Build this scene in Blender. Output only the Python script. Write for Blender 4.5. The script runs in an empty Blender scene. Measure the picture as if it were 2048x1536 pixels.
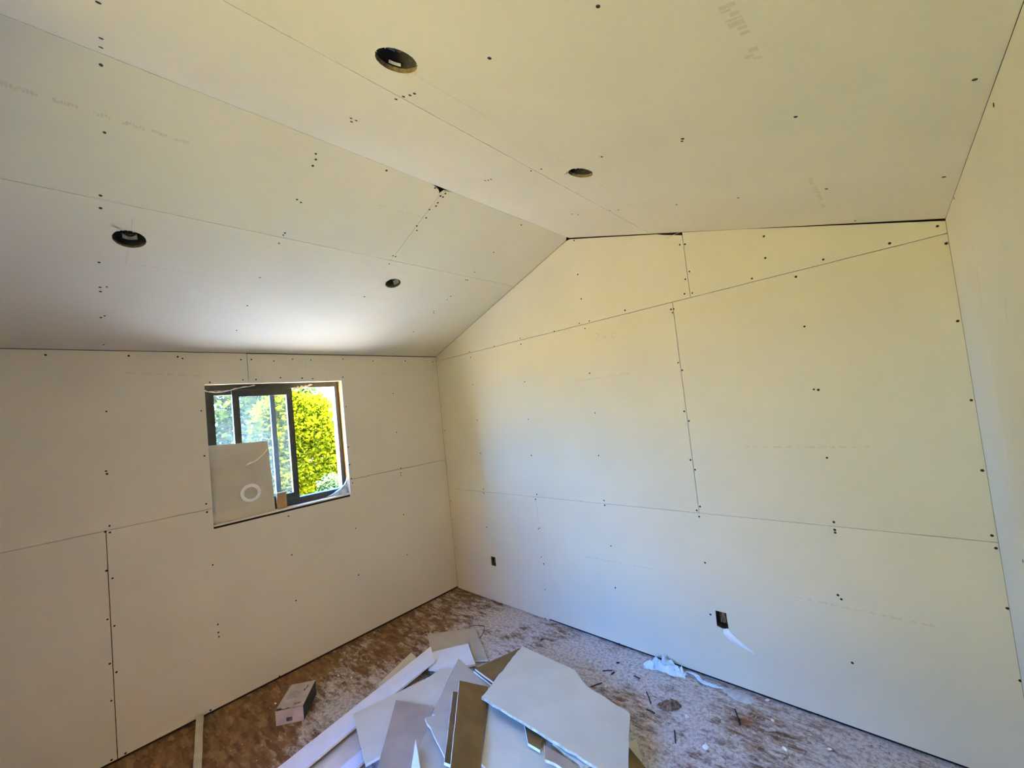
import bpy, bmesh, math, random
from mathutils import Vector, Matrix
from mathutils.geometry import tessellate_polygon

scene = bpy.context.scene
COL = scene.collection

# ------------------------------------------------------------------ camera
cam_data = bpy.data.cameras.new('camera')
cam_data.sensor_fit = 'HORIZONTAL'
cam_data.sensor_width = 36.0
cam_data.lens = 816.17 * 36.0 / 2048.0
cam_data.clip_start = 0.02
cam = bpy.data.objects.new('camera', cam_data)
cam.location = (3.5435, -2.658, 1.832)
cam.rotation_euler = (1.6236, 0.1047, 0.7548)
COL.objects.link(cam)
scene.camera = cam

# ------------------------------------------------------------------ exposure
vs = scene.view_settings
vs.view_transform = 'Standard'
vs.look = 'None'
vs.exposure = 0.76
vs.gamma = 1.0
vs.use_curve_mapping = False
scene.cycles.max_bounces = 14
scene.cycles.diffuse_bounces = 8
scene.cycles.transparent_max_bounces = 16
scene.cycles.sample_clamp_indirect = 12.0

# ------------------------------------------------------------------ sky
world = bpy.data.worlds.new('sky')
scene.world = world
world.use_nodes = True
wn = world.node_tree.nodes
wl = world.node_tree.links
wn.clear()
w_out = wn.new('ShaderNodeOutputWorld')
w_bg = wn.new('ShaderNodeBackground')
w_tc = wn.new('ShaderNodeTexCoord')
w_sep = wn.new('ShaderNodeSeparateXYZ')
w_ramp = wn.new('ShaderNodeValToRGB')
wl.new(w_tc.outputs['Generated'], w_sep.inputs[0])
wl.new(w_sep.outputs['Z'], w_ramp.inputs[0])
e = w_ramp.color_ramp.elements
e[0].position = 0.0;  e[0].color = (0.13, 0.42, 1.0, 1)
e[1].position = 0.75; e[1].color = (0.05, 0.22, 1.0, 1)
w_bg.inputs['Strength'].default_value = 37.0
wl.new(w_ramp.outputs[0], w_bg.inputs['Color'])
wl.new(w_bg.outputs[0], w_out.inputs['Surface'])

# ------------------------------------------------------------------ sun (high, beyond the window side; the eave keeps it out of the room)
sun_data = bpy.data.lights.new('sun', 'SUN')
sun_data.energy = 470.0
sun_data.color = (1.0, 0.955, 0.66)
sun_data.angle = math.radians(0.6)
sun = bpy.data.objects.new('sun', sun_data)
sun.rotation_euler = Vector((0.24, -0.55, -1.0)).to_track_quat('-Z', 'Y').to_euler()
sun.location = (-4, 4, 12)
COL.objects.link(sun)

# daylight enters through the doorway behind the camera and through the window
LEN = 3.55            # room length (front wall with the doorway at y = -LEN)
DOOR = (1.90, 2.90, 0.0, 2.06)
WIN = (-2.03, -1.048, 1.222, 2.207)
def portal(name, loc, rot, sx, sy):
    d = bpy.data.lights.new(name, 'AREA')
    d.shape = 'RECTANGLE'
    d.size = sx
    d.size_y = sy
    d.cycles.is_portal = True
    o = bpy.data.objects.new(name, d)
    o.location = loc
    o.rotation_euler = rot
    COL.objects.link(o)
portal('sky_portal_door', ((DOOR[0]+DOOR[1])/2, -LEN-0.14, (DOOR[2]+DOOR[3])/2), (math.radians(90), 0, 0), DOOR[1]-DOOR[0], DOOR[3]-DOOR[2])
portal('sky_portal_window', (-0.15, (WIN[0]+WIN[1])/2, (WIN[2]+WIN[3])/2), (math.radians(90), 0, math.radians(-90)), WIN[1]-WIN[0], WIN[3]-WIN[2])

# ------------------------------------------------------------------ measured tables (metres)
SCREWS_BACK=[(1.8787, 3.0436), (1.8758, 2.7769), (1.8813, 2.5851), (2.6496, 2.7375), (2.6811, 2.73), (2.6861, 2.5522), (2.6556, 2.5115), (2.6394, 2.422), (2.6867, 2.4138), (2.2248, 2.4142), (1.8396, 2.4048), (1.9285, 2.4035), (1.8843, 2.3554), (1.5953, 2.3908), (1.2248, 2.4067), (1.2255, 2.3537), (0.8997, 2.392), (0.5458, 2.3999), (0.5554, 2.3442), (2.5431, 2.3448), (2.5608, 2.3429), (2.5499, 2.3208), (2.5455, 1.9949), (2.5652, 1.9431), (1.8793, 2.0134), (1.2224, 2.0249), (0.5524, 2.0779), (0.563, 1.728), (1.2178, 1.7002), (1.8863, 1.7115), (2.5443, 1.68), (2.5663, 1.6169), (0.0391, 2.3488), (0.0225, 1.9082), (0.0377, 1.6441), (0.5611, 1.406), (1.209, 1.3884), (1.8759, 1.393), (0.5524, 1.0594), (0.5509, 1.0205), (1.2226, 1.0574), (1.202, 1.0143), (1.8769, 1.059), (1.8785, 1.0237), (0.5443, 0.6954), (1.1996, 0.7635), (1.2154, 0.7731), (1.1985, 0.5272), (1.2178, 0.4731), (1.2017, 0.2569), (1.1709, 0.0087), (1.8917, 0.7274), (1.8872, 0.424), (1.8662, 0.018), (0.0257, 0.4235), (0.0205, 0.9038), (0.0234, 0.7054), (3.1038, 2.6254), (3.0961, 2.5039), (3.7601, 2.4309), (3.5994, 2.409), (3.3466, 2.4134), (3.2222, 2.3593), (3.0185, 2.4096), (3.7777, 2.345), (3.2284, 2.0872), (3.2296, 1.7501), (3.2483, 1.746), (3.774, 1.9962), (3.7755, 1.6464), (3.2432, 1.3906), (3.7739, 1.3417), (2.5451, 1.3694), (2.5662, 1.3083), (2.5675, 1.0777), (2.5441, 1.0511), (2.5546, 1.0131), (3.233, 1.0583), (3.2323, 1.0183), (3.2323, 1.0042), (3.7712, 1.0639), (3.7767, 1.0114), (2.5543, 0.7273), (2.5476, 0.408), (3.2184, 0.6633), (3.2062, 0.6811), (3.2257, 0.347), (3.7812, 0.7613), (3.7842, 0.4652), (2.7373, 0.0147), (3.0484, 0.0151), (3.4126, 0.0127)]
SCREWS_RIGHT=[(-1.154, 2.419), (-0.343, 2.4422), (-0.5166, 1.1377)]
SCREWS_SLOPE_RIGHT=[(3.1787, -1.8785), (2.8632, -1.8812), (2.4487, -1.8983), (2.4859, -1.8941), (2.5121, -1.8873), (2.5341, -1.8855), (2.1675, -1.9124), (2.1411, -1.8972), (2.1688, -1.8924), (2.1577, -1.2077), (2.1751, -1.204), (2.199, -1.2088), (2.4552, -1.2136), (2.5107, -1.2106), (2.8068, -1.2121), (3.1068, -1.2082), (3.1147, -1.2244), (2.2376, -0.559), (2.2641, -0.5395), (2.5311, -0.5527), (2.4827, -0.5554), (2.8426, -0.5471), (3.4225, -1.2187), (3.7547, -1.2235), (3.1186, -0.5575), (3.4308, -0.5601), (3.7482, -0.5637), (3.4916, -0.045), (2.1696, -2.5833), (1.9507, -2.5696), (1.8821, -2.5669), (1.825, -1.8641)]
SCREWS_SLOPE_LEFT=[(1.796, -2.5645), (1.5497, -2.5517), (1.2457, -2.5576), (1.1756, -2.5566), (1.7358, -1.8693), (1.7001, -1.8703), (1.7627, -1.879), (1.4926, -1.8728), (1.4824, -1.8507), (1.2607, -1.8599), (1.2438, -1.8634), (1.1786, -1.8661), (0.824, -2.5566), (0.6297, -2.5505), (0.5942, -2.5482), (0.6383, -2.5258), (0.3747, -2.5282), (0.3556, -2.5433), (0.0669, -2.5259), (0.8773, -1.8837), (0.5893, -1.8843), (0.3004, -1.8828), (1.2683, -1.2153), (1.2657, -1.1956), (1.1922, -1.2007), (1.5423, -1.205), (1.5112, -1.1855), (1.6178, -1.1861), (1.6782, -1.2026), (1.8176, -1.259), (1.8092, -1.1812), (1.7383, -1.1843), (1.784, -1.1976), (1.7836, -1.1796), (1.7141, -1.1807), (1.7939, -0.5148), (1.511, -0.5203), (1.2847, -0.5174), (1.1857, -0.5317), (1.1873, -0.5123), (0.9735, -0.5196), (0.9266, -0.5225), (0.7548, -0.5417), (0.7307, -0.5252), (0.8258, -1.2016), (0.4288, -0.5428), (0.0428, -0.546), (1.8109, -1.552)]
SCREWS_LEFT=[(-2.7652, 2.4051), (-2.4132, 2.4063), (-2.1674, 2.4037), (-2.1424, 2.3923), (-1.7966, 2.3876), (-1.7294, 2.3898), (-1.5745, 2.3803), (-1.4357, 2.3955), (-1.2917, 2.3912), (-1.0173, 2.4021), (-1.7939, 2.2344), (-1.7072, 2.2353), (-1.5353, 2.2458), (-1.3727, 2.2377), (-1.2888, 2.2315), (-1.031, 2.2393), (-1.9971, 2.2224), (-2.5283, 2.0571), (-2.0568, 2.0231), (-2.5431, 1.6936), (-2.5394, 1.6762), (-2.0558, 1.7073), (-2.0633, 1.3785), (-1.0248, 1.976), (-1.0343, 1.6207), (-1.0355, 1.4655), (-1.0292, 1.3452), (-1.0237, 1.304), (-1.5525, 1.1575), (-1.0283, 0.9132), (-2.0616, 1.3212), (-0.5504, 2.0702), (-0.5489, 1.69), (-0.7297, 2.387), (-0.3814, 2.3899), (-0.0427, 2.3814), (-0.5542, 0.9074), (-0.5522, 0.5269), (-0.5433, 1.3001), (-0.5455, 1.2781), (-0.5389, 1.343), (-2.5403, 1.3629), (-2.5594, 1.3338), (-2.5396, 1.3238), (-2.5628, 1.104), (-2.5391, 1.0508), (-2.5691, 0.8224), (-2.5416, 0.7722), (-2.5689, 0.5665), (-2.5431, 0.5046), (-2.5704, 0.3561), (-2.0489, 0.9575), (-1.5497, 0.8592), (-1.5443, 0.5097), (-2.0418, 0.554), (-2.042, 0.5006), (-2.0399, 0.4716), (-2.1113, 0.0289), (-1.6936, 0.0222), (-1.2352, 0.0135), (-2.523, 0.0279), (-2.5821, 0.03), (-1.0384, 0.5169)]
PRINTED=[('back', (2.8669, 1.4495), (3.4153, 1.4456), 0.01), ('back', (1.7307, 1.968), (2.198, 1.9733), 0.009), ('back', (1.6492, 0.6093), (2.1971, 0.6196), 0.009), ('back', (3.014, 0.626), (3.5481, 0.6224), 0.01), ('sl', (1.6181, -2.7849), (1.6139, -2.3034), 0.016), ('sl', (1.6033, -1.4894), (1.615, -1.2106), 0.008), ('sl', (0.8291, -1.3113), (0.839, -0.7953), 0.006), ('sl', (0.8443, -2.4662), (0.8373, -2.1609), 0.007), ('left', (-2.4348, 2.2985), (-2.0371, 2.2685), 0.012), ('left', (-0.7459, 2.2678), (-0.2506, 2.2556), 0.008), ('sr', (3.3838, -1.7455), (3.3898, -1.548), 0.03), ('sr', (3.3959, -0.7115), (3.3989, -0.3047), 0.018), ('back', (0.3713, 1.9397), (0.8421, 1.9459), 0.006), ('left', (-2.3271, 0.3873), (-2.1614, 0.4048), 0.006)]
PENCIL=[('sl', [(1.1517, -2.4552), (1.0759, -2.4546)], 0.0025), ('sl', [(0.949, -2.4585), (0.8448, -2.4644)], 0.0025), ('sr', [(2.6227, -1.9329), (2.6332, -1.6375)], 0.002), ('sr', [(2.6392, -1.2797), (2.6418, -1.2277)], 0.003), ('sr', [(2.648, -1.0113), (2.6196, -0.264)], 0.002), ('back', [(1.9603, 2.298), (1.9982, 2.2924), (1.964, 2.2444)], 0.0035), ('back', [(2.0296, 2.2434), (2.0452, 2.2664), (2.054, 2.2388)], 0.0035), ('back', [(2.1315, 2.2714), (2.0996, 2.2741), (2.0968, 2.2527), (2.116, 2.2453), (2.1063, 2.2326)], 0.0035), ('back', [(2.5722, 2.8099), (2.6635, 2.8157)], 0.004), ('right', [(-0.9276, 1.9903), (-0.8995, 1.9237)], 0.004), ('right', [(-0.5773, 2.1296), (-0.5274, 1.9894)], 0.003)]
SCRAPS=[
 ('long_white', [(0.7564, -0.875, 0.075), (0.9271, -0.9573, 0.075), (1.0799, -1.8958, 0.06), (1.0943, -1.9784, 0.0587), (0.9582, -2.0581, 0.0562)], 'white'),
 ('back_grey', [(0.5118, -0.7361, 0.03), (0.7892, -0.4569, 0.03), (1.1787, -0.6773, 0.02), (0.8796, -0.9379, 0.0207)], 'greywarm'),
 ('small_white', [(0.7888, -0.8781, 0.05), (0.9324, -0.6541, 0.045), (1.1795, -0.7955, 0.05), (1.0384, -0.9814, 0.054), (0.9431, -1.0271, 0.0547)], 'white'),
 ('peek_grey', [(0.5948, -0.9493, 0.015), (0.6743, -0.9566, 0.015), (0.8081, -1.2911, 0.015), (0.7206, -1.2912, 0.015)], 'grey'),
 ('floor_beige', [(0.9693, -1.573, 0.02), (1.1666, -1.6395, 0.02), (1.2194, -1.7541, 0.02), (1.0302, -1.911, 0.02)], 'cream'),
 ('floor_bluewhite', [(1.175, -1.574, 0.035), (1.2588, -1.627, 0.035), (1.2847, -1.7457, 0.035), (1.2049, -1.7863, 0.035)], 'white'),
 ('pale_blue_panel', [(1.0764, -1.1124, 0.095), (1.0683, -1.0162, 0.0931), (1.1416, -0.957, 0.0943), (1.3608, -1.2693, 0.1062), (1.4213, -1.6045, 0.1137), (1.3976, -1.7219, 0.115), (0.9741, -1.587, 0.1)], 'grey'),
 ('taupe_panel', [(1.1396, -1.3932, 0.135), (1.3836, -1.2962, 0.14), (1.7217, -1.6315, 0.1795), (1.5638, -1.7481, 0.18)], 'taupe'),
 ('beige_long', [(1.131, -0.9006, 0.125), (1.5202, -0.9683, 0.125), (1.6458, -1.2907, 0.148), (1.4467, -1.3468, 0.155)], 'greywarm'),
 ('beige_low', [(1.6419, -1.5678, 0.2), (1.521, -1.3965, 0.185), (1.7838, -1.4995, 0.195), (1.8709, -1.5686, 0.2013), (1.7691, -1.6702, 0.2093)], 'greywarm'),
 ('white_shard', [(1.6137, -1.5575, 0.23), (1.7944, -1.6492, 0.24), (1.7414, -1.6664, 0.225)], 'white'),
 ('corner_grey', [(1.5108, -1.4315, 0.215), (1.5897, -1.307, 0.21), (1.8319, -1.5358, 0.225), (1.6815, -1.4864, 0.2203)], 'greywarm'),
 ('narrow_brown', [(1.523, -1.2456, 0.25), (1.538, -1.2225, 0.24), (1.9142, -1.551, 0.25), (1.8774, -1.5744, 0.265)], 'brown'),
 ('tall_brown', [(1.5004, -1.1773, 0.265), (1.5904, -1.0425, 0.19), (2.0418, -1.5085, 0.2515), (1.9927, -1.6279, 0.31)], 'brown'),
 ('pale_low_panel', [(1.6996, -1.138, 0.19), (2.1673, -1.1075, 0.17), (2.3366, -1.2245, 0.1793), (2.1056, -1.4535, 0.2167), (1.9775, -1.4451, 0.22)], 'grey'),
 ('brown_under', [(1.4281, -0.6085, 0.13), (1.666, -0.7036, 0.148), (1.5655, -0.9861, 0.155), (1.3388, -0.9425, 0.14)], 'brown'),
 ('brown_upper', [(1.4428, -0.601, 0.148), (1.6839, -0.6969, 0.1663), (1.5835, -0.9798, 0.173), (1.3553, -0.9416, 0.158)], 'brown'),
 ('big_panel', [(1.705, -1.1902, 0.26), (1.4852, -0.6215, 0.185), (1.9003, -0.5924, 0.1565), (2.0366, -0.6772, 0.1616), (2.3326, -0.7129, 0.15), (2.5076, -1.0591, 0.1932), (2.4109, -1.145, 0.2121)], 'grey'),
 ('cavity_dark', [(1.9834, -1.1545, 0.212), (2.0813, -1.1276, 0.2), (2.1392, -1.2206, 0.2081), (2.0731, -1.23, 0.215)], 'brown'),
 ('cavity_brown', [(2.1986, -1.2551, 0.22), (2.1429, -1.1939, 0.215), (2.3233, -1.1803, 0.205), (2.343, -1.2278, 0.21)], 'taupe'),
 ('edge_strip', [(2.1568, -1.1474, 0.205), (2.1749, -1.1123, 0.2), (2.3576, -1.1335, 0.1944), (2.3395, -1.1736, 0.2)], 'cream'),
 ('right_grey', [(2.3396, -0.804, 0.06), (2.3723, -0.7424, 0.06), (2.4354, -0.8169, 0.04), (2.4038, -0.8806, 0.0396)], 'grey'),
 ('right_brown', [(2.3789, -0.8401, 0.09), (2.4913, -0.8682, 0.05), (2.4292, -0.9697, 0.08)], 'brown'),
]
SPLINTERS=[((1.9268, -0.4832), (1.9648, -0.4127)), ((1.9078, -0.3104), (1.9598, -0.2695)), ((1.9741, -0.3081), (1.9805, -0.2798)), ((2.1004, -0.2407), (2.1444, -0.2457)), ((2.2279, -0.3308), (2.2898, -0.404)), ((1.9438, -0.1862), (1.9605, -0.1751)), ((1.3327, -0.2649), (1.3399, -0.2367)), ((2.473, -0.5165), (2.5087, -0.5941)), ((2.2888, -0.462), (2.3403, -0.4629)), ((2.6851, -0.1851), (2.736, -0.2883))]
CHUNKS=[(0.475, -0.0613, 0.015), (0.5774, -0.0668, 0.01), (0.7391, -0.0965, 0.0133), (0.3541, -1.4107, 0.0067), (0.4625, -1.3637, 0.0067), (0.2744, -1.8039, 0.0067), (2.0042, -0.4304, 0.0083), (1.5546, -0.1458, 0.0067), (2.8107, -0.0138, 0.01), (2.862, -0.1574, 0.0083), (1.7881, -0.2763, 0.0067), (2.2297, -0.3555, 0.005), (2.4926, -0.3875, 0.01), (2.6402, -0.5331, 0.015), (2.9461, -0.3231, 0.01), (3.1127, -0.2027, 0.0083)]
WIRE=[(0.7408, -0.4803, 0.035), (0.7832, -0.46, 0.05), (0.8346, -0.428, 0.05), (0.8622, -0.4154, 0.04), (0.8959, -0.4654, 0.025), (0.9049, -0.497, 0.015), (0.8985, -0.5192, 0.008)]

W, XR, ZR, HL, HR = 3.7867, 1.8335, 3.0798, 2.44, 2.4553
Z_LOW, Z_UP, Z_WIN = 1.0366, 2.389, 1.3373
X_SL, X_SR = 1.2247, 2.4726
T = 0.0127

# ------------------------------------------------------------------ helpers
def new_mat(name):
    m = bpy.data.materials.new(name)
    m.use_nodes = True
    nt = m.node_tree
    b = nt.nodes['Principled BSDF']
    return m, nt, b

def N(nt, t, **kw):
    n = nt.nodes.new(t)
    for k, v in kw.items():
        setattr(n, k, v)
    return n

def mottled(name, c1, c2, scale=6.0, rough=0.9, fine=180.0, bump=0.05, spread=0.0, spec=0.2, detail=4.0):
    """two-tone noise over object coordinates, fine bump, small value spread from object to object"""
    m, nt, b = new_mat(name)
    tc = N(nt, 'ShaderNodeTexCoord')
    n1 = N(nt, 'ShaderNodeTexNoise'); n1.inputs['Scale'].default_value = scale; n1.inputs['Detail'].default_value = detail
    r = N(nt, 'ShaderNodeValToRGB')
    r.color_ramp.elements[0].position = 0.36; r.color_ramp.elements[0].color = (*c1, 1)
    r.color_ramp.elements[1].position = 0.64; r.color_ramp.elements[1].color = (*c2, 1)
    nt.links.new(tc.outputs['Object'], n1.inputs['Vector'])
    nt.links.new(n1.outputs['Fac'], r.inputs[0])
    col = r.outputs[0]
    if spread:
        oi = N(nt, 'ShaderNodeObjectInfo')
        mr = N(nt, 'ShaderNodeMapRange'); mr.inputs['To Min'].default_value = 1 - spread; mr.inputs['To Max'].default_value = 1 + spread
        hsv = N(nt, 'ShaderNodeHueSaturation')
        nt.links.new(oi.outputs['Random'], mr.inputs['Value'])
        nt.links.new(mr.outputs[0], hsv.inputs['Value'])
        nt.links.new(col, hsv.inputs['Color'])
        col = hsv.outputs[0]
    nt.links.new(col, b.inputs['Base Color'])
    b.inputs['Roughness'].default_value = rough
    b.inputs['Specular IOR Level'].default_value = spec
    if bump:
        n2 = N(nt, 'ShaderNodeTexNoise'); n2.inputs['Scale'].default_value = fine; n2.inputs['Detail'].default_value = 3
        bp = N(nt, 'ShaderNodeBump'); bp.inputs['Strength'].default_value = bump; bp.inputs['Distance'].default_value = 0.002
        nt.links.new(tc.outputs['Object'], n2.inputs['Vector'])
        nt.links.new(n2.outputs['Fac'], bp.inputs['Height'])
        nt.links.new(bp.outputs[0], b.inputs['Normal'])
    return m

M = {}
M['paper'] = mottled('drywall_face_paper', (0.650, 0.602, 0.475), (0.675, 0.627, 0.500), 2.2, 0.85, 300, 0.03, 0.012)
M['gypsum'] = mottled('gypsum_core', (0.80, 0.78, 0.72), (0.88, 0.87, 0.83), 40, 0.95, 120, 0.5)
M['gypsum_dirty'] = mottled('gypsum_core_torn', (0.52, 0.45, 0.30), (0.80, 0.75, 0.60), 35, 0.95, 120, 0.6)
M['white'] = mottled('scrap_white_paper', (0.80, 0.81, 0.82), (0.86, 0.87, 0.88), 9, 0.85, 250, 0.05)
M['grey'] = mottled('scrap_ivory_paper', (0.64, 0.58, 0.43), (0.69, 0.63, 0.48), 5, 0.85, 250, 0.05)
M['greywarm'] = mottled('scrap_warm_grey_paper', (0.44, 0.385, 0.285), (0.50, 0.44, 0.335), 6, 0.9, 250, 0.08)
M['leaning'] = mottled('leaning_grey_paper', (0.48, 0.44, 0.34), (0.54, 0.50, 0.39), 6, 0.9, 250, 0.08)
M['cream'] = mottled('scrap_cream_paper', (0.70, 0.62, 0.48), (0.78, 0.71, 0.58), 8, 0.85, 250, 0.05)
M['taupe'] = mottled('scrap_grey_brown_backing', (0.36, 0.275, 0.19), (0.42, 0.325, 0.23), 7, 0.9, 250, 0.08)
M['brown'] = mottled('scrap_brown_backing', (0.145, 0.092, 0.027), (0.19, 0.125, 0.040), 7, 0.9, 250, 0.08)
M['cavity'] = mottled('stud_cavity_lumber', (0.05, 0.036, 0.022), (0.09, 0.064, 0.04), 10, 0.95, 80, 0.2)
M['plate'] = mottled('gap_shade_black', (0.018, 0.014, 0.010), (0.035, 0.027, 0.019), 14, 0.95, 80, 0.2)
M['black_steel'] = mottled('black_phosphate_steel', (0.012, 0.011, 0.010), (0.025, 0.023, 0.02), 60, 0.5, 200, 0.05)
M['galvanised'] = mottled('dull_dark_can', (0.016, 0.015, 0.014), (0.045, 0.042, 0.04), 18, 0.45, 80, 0.1)
M['foil'] = mottled('pale_foil', (0.30, 0.30, 0.30), (0.62, 0.62, 0.61), 30, 0.5, 60, 0.4)
M['cut_edge'] = mottled('shaded_sawn_edge', (0.13, 0.10, 0.05), (0.24, 0.19, 0.11), 70, 0.95, 150, 0.4)  # hole edges coloured dark for the shade inside the cut
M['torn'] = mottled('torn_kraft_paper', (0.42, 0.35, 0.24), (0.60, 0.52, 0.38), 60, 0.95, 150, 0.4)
M['vinyl'] = mottled('black_window_vinyl', (0.018, 0.022, 0.020), (0.03, 0.035, 0.032), 20, 0.38, 100, 0.02, 0, 0.5)
M['pine'] = mottled('pine_framing', (0.36, 0.22, 0.09), (0.46, 0.30, 0.14), 8, 0.8, 60, 0.1)
M['sill'] = mottled('white_sill_board', (0.68, 0.63, 0.52), (0.76, 0.71, 0.61), 12, 0.8, 120, 0.1)
M['box_blue'] = mottled('brown_plastic_box', (0.06, 0.032, 0.012), (0.12, 0.066, 0.026), 25, 0.6, 90, 0.1)
M['wire'] = mottled('dusty_cable_sheath', (0.30, 0.24, 0.16), (0.42, 0.35, 0.25), 30, 0.7, 90, 0.1)
M['copper'] = mottled('bare_copper', (0.45, 0.22, 0.10), (0.55, 0.30, 0.14), 30, 0.4, 90, 0.05)
M['carton'] = mottled('pale_carton', (0.42, 0.37, 0.34), (0.56, 0.50, 0.47), 14, 0.85, 120, 0.1)
M['carton_shade'] = mottled('shaded_carton_side', (0.030, 0.026, 0.024), (0.05, 0.045, 0.04), 14, 0.85, 120, 0.1)  # side turned from the door painted near black as its shade
M['ink'] = mottled('faded_black_ink', (0.06, 0.055, 0.05), (0.12, 0.11, 0.10), 90, 0.9, 120, 0.0)
M['ink_grey'] = mottled('faded_grey_ink', (0.26, 0.24, 0.24), (0.34, 0.31, 0.31), 90, 0.9, 120, 0.0)
M['ink_red'] = mottled('faded_maroon_ink', (0.16, 0.06, 0.07), (0.24, 0.11, 0.11), 90, 0.9, 120, 0.0)
M['print'] = mottled('faint_print', (0.535, 0.490, 0.380), (0.585, 0.540, 0.425), 60, 0.9, 120, 0.0)
M['pencil'] = mottled('pencil_line', (0.48, 0.44, 0.345), (0.55, 0.505, 0.40), 60, 0.9, 120, 0.0)
M['dust'] = mottled('gypsum_dust', (0.46, 0.47, 0.47), (0.60, 0.61, 0.61), 30, 0.95, 200, 0.6)
M['film'] = mottled('crumpled_white_wrap', (0.56, 0.66, 0.70), (0.70, 0.77, 0.80), 14, 0.55, 60, 0.3)
M['ring'] = mottled('white_trim_plastic', (0.80, 0.79, 0.75), (0.86, 0.85, 0.82), 20, 0.6, 100, 0.02)
M['leafpaper'] = mottled('crumpled_brown_paper', (0.10, 0.062, 0.035), (0.30, 0.20, 0.13), 45, 0.9, 90, 0.4)
M['stick'] = mottled('dusty_lath', (0.48, 0.42, 0.31), (0.58, 0.52, 0.40), 14, 0.9, 90, 0.2)
M['splinter'] = mottled('dark_splinter', (0.03, 0.028, 0.03), (0.06, 0.055, 0.055), 40, 0.8, 90, 0.1)
M['exterior'] = mottled('exterior_sheathing', (0.30, 0.22, 0.14), (0.36, 0.27, 0.18), 4, 0.9, 60, 0.2)
M['ground'] = mottled('dry_yard_ground', (0.20, 0.150, 0.076), (0.26, 0.198, 0.104), 1.5, 0.95, 30, 0.3)
M['sheathing'] = mottled('bare_strand_board_sheathing', (0.16, 0.10, 0.055), (0.24, 0.155, 0.085), 9, 0.95, 60, 0.3)
M['absorber_brown'] = mottled('brown_bounce_absorber', (0.20, 0.105, 0.038), (0.25, 0.135, 0.052), 6, 0.95, 60, 0.2)
M['bounce_damper'] = mottled('dark_bounce_damper', (0.045, 0.052, 0.015), (0.07, 0.075, 0.024), 12, 0.95, 60, 0.5)
M['blocker_red'] = mottled('red_brown_blocker', (0.065, 0.032, 0.013), (0.082, 0.042, 0.018), 5, 0.95, 60, 0.3)
M['blocker_green'] = mottled('dark_green_blocker', (0.022, 0.022, 0.012), (0.032, 0.031, 0.018), 3, 0.95, 60, 0.3)
M['bounce_slab'] = mottled('pale_bounce_slab', (0.70, 0.64, 0.53), (0.77, 0.71, 0.60), 3, 0.9, 60, 0.3)
M['bark'] = mottled('bark', (0.12, 0.085, 0.055), (0.22, 0.16, 0.11), 20, 0.95, 40, 0.5)

def leaf_mat(name, c1, c2):
    m, nt, b = new_mat(name)
    nt.nodes.remove(b)
    out = nt.nodes['Material Output']
    tc = N(nt, 'ShaderNodeTexCoord')
    n1 = N(nt, 'ShaderNodeTexNoise'); n1.inputs['Scale'].default_value = 2.5; n1.inputs['Detail'].default_value = 5
    r = N(nt, 'ShaderNodeValToRGB')
    r.color_ramp.elements[0].position = 0.38; r.color_ramp.elements[0].color = (*c1, 1)
    r.color_ramp.elements[1].position = 0.62; r.color_ramp.elements[1].color = (*c2, 1)
    d = N(nt, 'ShaderNodeBsdfDiffuse'); t = N(nt, 'ShaderNodeBsdfTranslucent')
    mx = N(nt, 'ShaderNodeMixShader'); mx.inputs[0].default_value = 0.4
    nt.links.new(tc.outputs['Object'], n1.inputs['Vector']); nt.links.new(n1.outputs['Fac'], r.inputs[0])
    nt.links.new(r.outputs[0], d.inputs[0]); nt.links.new(r.outputs[0], t.inputs[0])
    nt.links.new(d.outputs[0], mx.inputs[1]); nt.links.new(t.outputs[0], mx.inputs[2])
    nt.links.new(mx.outputs[0], out.inputs[0])
    return m
M['leaf_yellow'] = leaf_mat('yellow_green_leaves', (0.040, 0.052, 0.0012), (0.085, 0.088, 0.0020))
M['leaf_green'] = leaf_mat('green_leaves', (0.040, 0.068, 0.010), (0.085, 0.105, 0.018))
M['leaf_pale'] = leaf_mat('pale_green_leaves', (0.016, 0.036, 0.014), (0.032, 0.054, 0.022))

def glass_mat(name, haze):
    m, nt, b = new_mat(name)
    nt.nodes.remove(b)
    out = nt.nodes['Material Output']
    tr = N(nt, 'ShaderNodeBsdfTransparent'); tr.inputs[0].default_value = (0.93, 0.97, 0.96, 1)
    tl = N(nt, 'ShaderNodeBsdfTranslucent'); tl.inputs[0].default_value = (0.9, 0.93, 0.93, 1)
    gl = N(nt, 'ShaderNodeBsdfGlossy'); gl.inputs['Roughness'].default_value = 0.05
    tc = N(nt, 'ShaderNodeTexCoord')
    n1 = N(nt, 'ShaderNodeTexNoise'); n1.inputs['Scale'].default_value = 5; n1.inputs['Detail'].default_value = 6
    mr = N(nt, 'ShaderNodeMapRange'); mr.inputs['From Min'].default_value = 0.3; mr.inputs['From Max'].default_value = 0.7
    mr.inputs['To Min'].default_value = haze * 0.7; mr.inputs['To Max'].default_value = haze * 1.3
    m1 = N(nt, 'ShaderNodeMixShader'); m2 = N(nt, 'ShaderNodeMixShader'); m2.inputs[0].default_value = 0.05
    nt.links.new(tc.outputs['Object'], n1.inputs['Vector']); nt.links.new(n1.outputs['Fac'], mr.inputs['Value'])
    nt.links.new(mr.outputs[0], m1.inputs[0])
    nt.links.new(tr.outputs[0], m1.inputs[1]); nt.links.new(tl.outputs[0], m1.inputs[2])
    nt.links.new(m1.outputs[0], m2.inputs[1]); nt.links.new(gl.outputs[0], m2.inputs[2])
    nt.links.new(m2.outputs[0], out.inputs[0])
    return m
M['glass'] = glass_mat('dusty_window_glass', 0.012)

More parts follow.
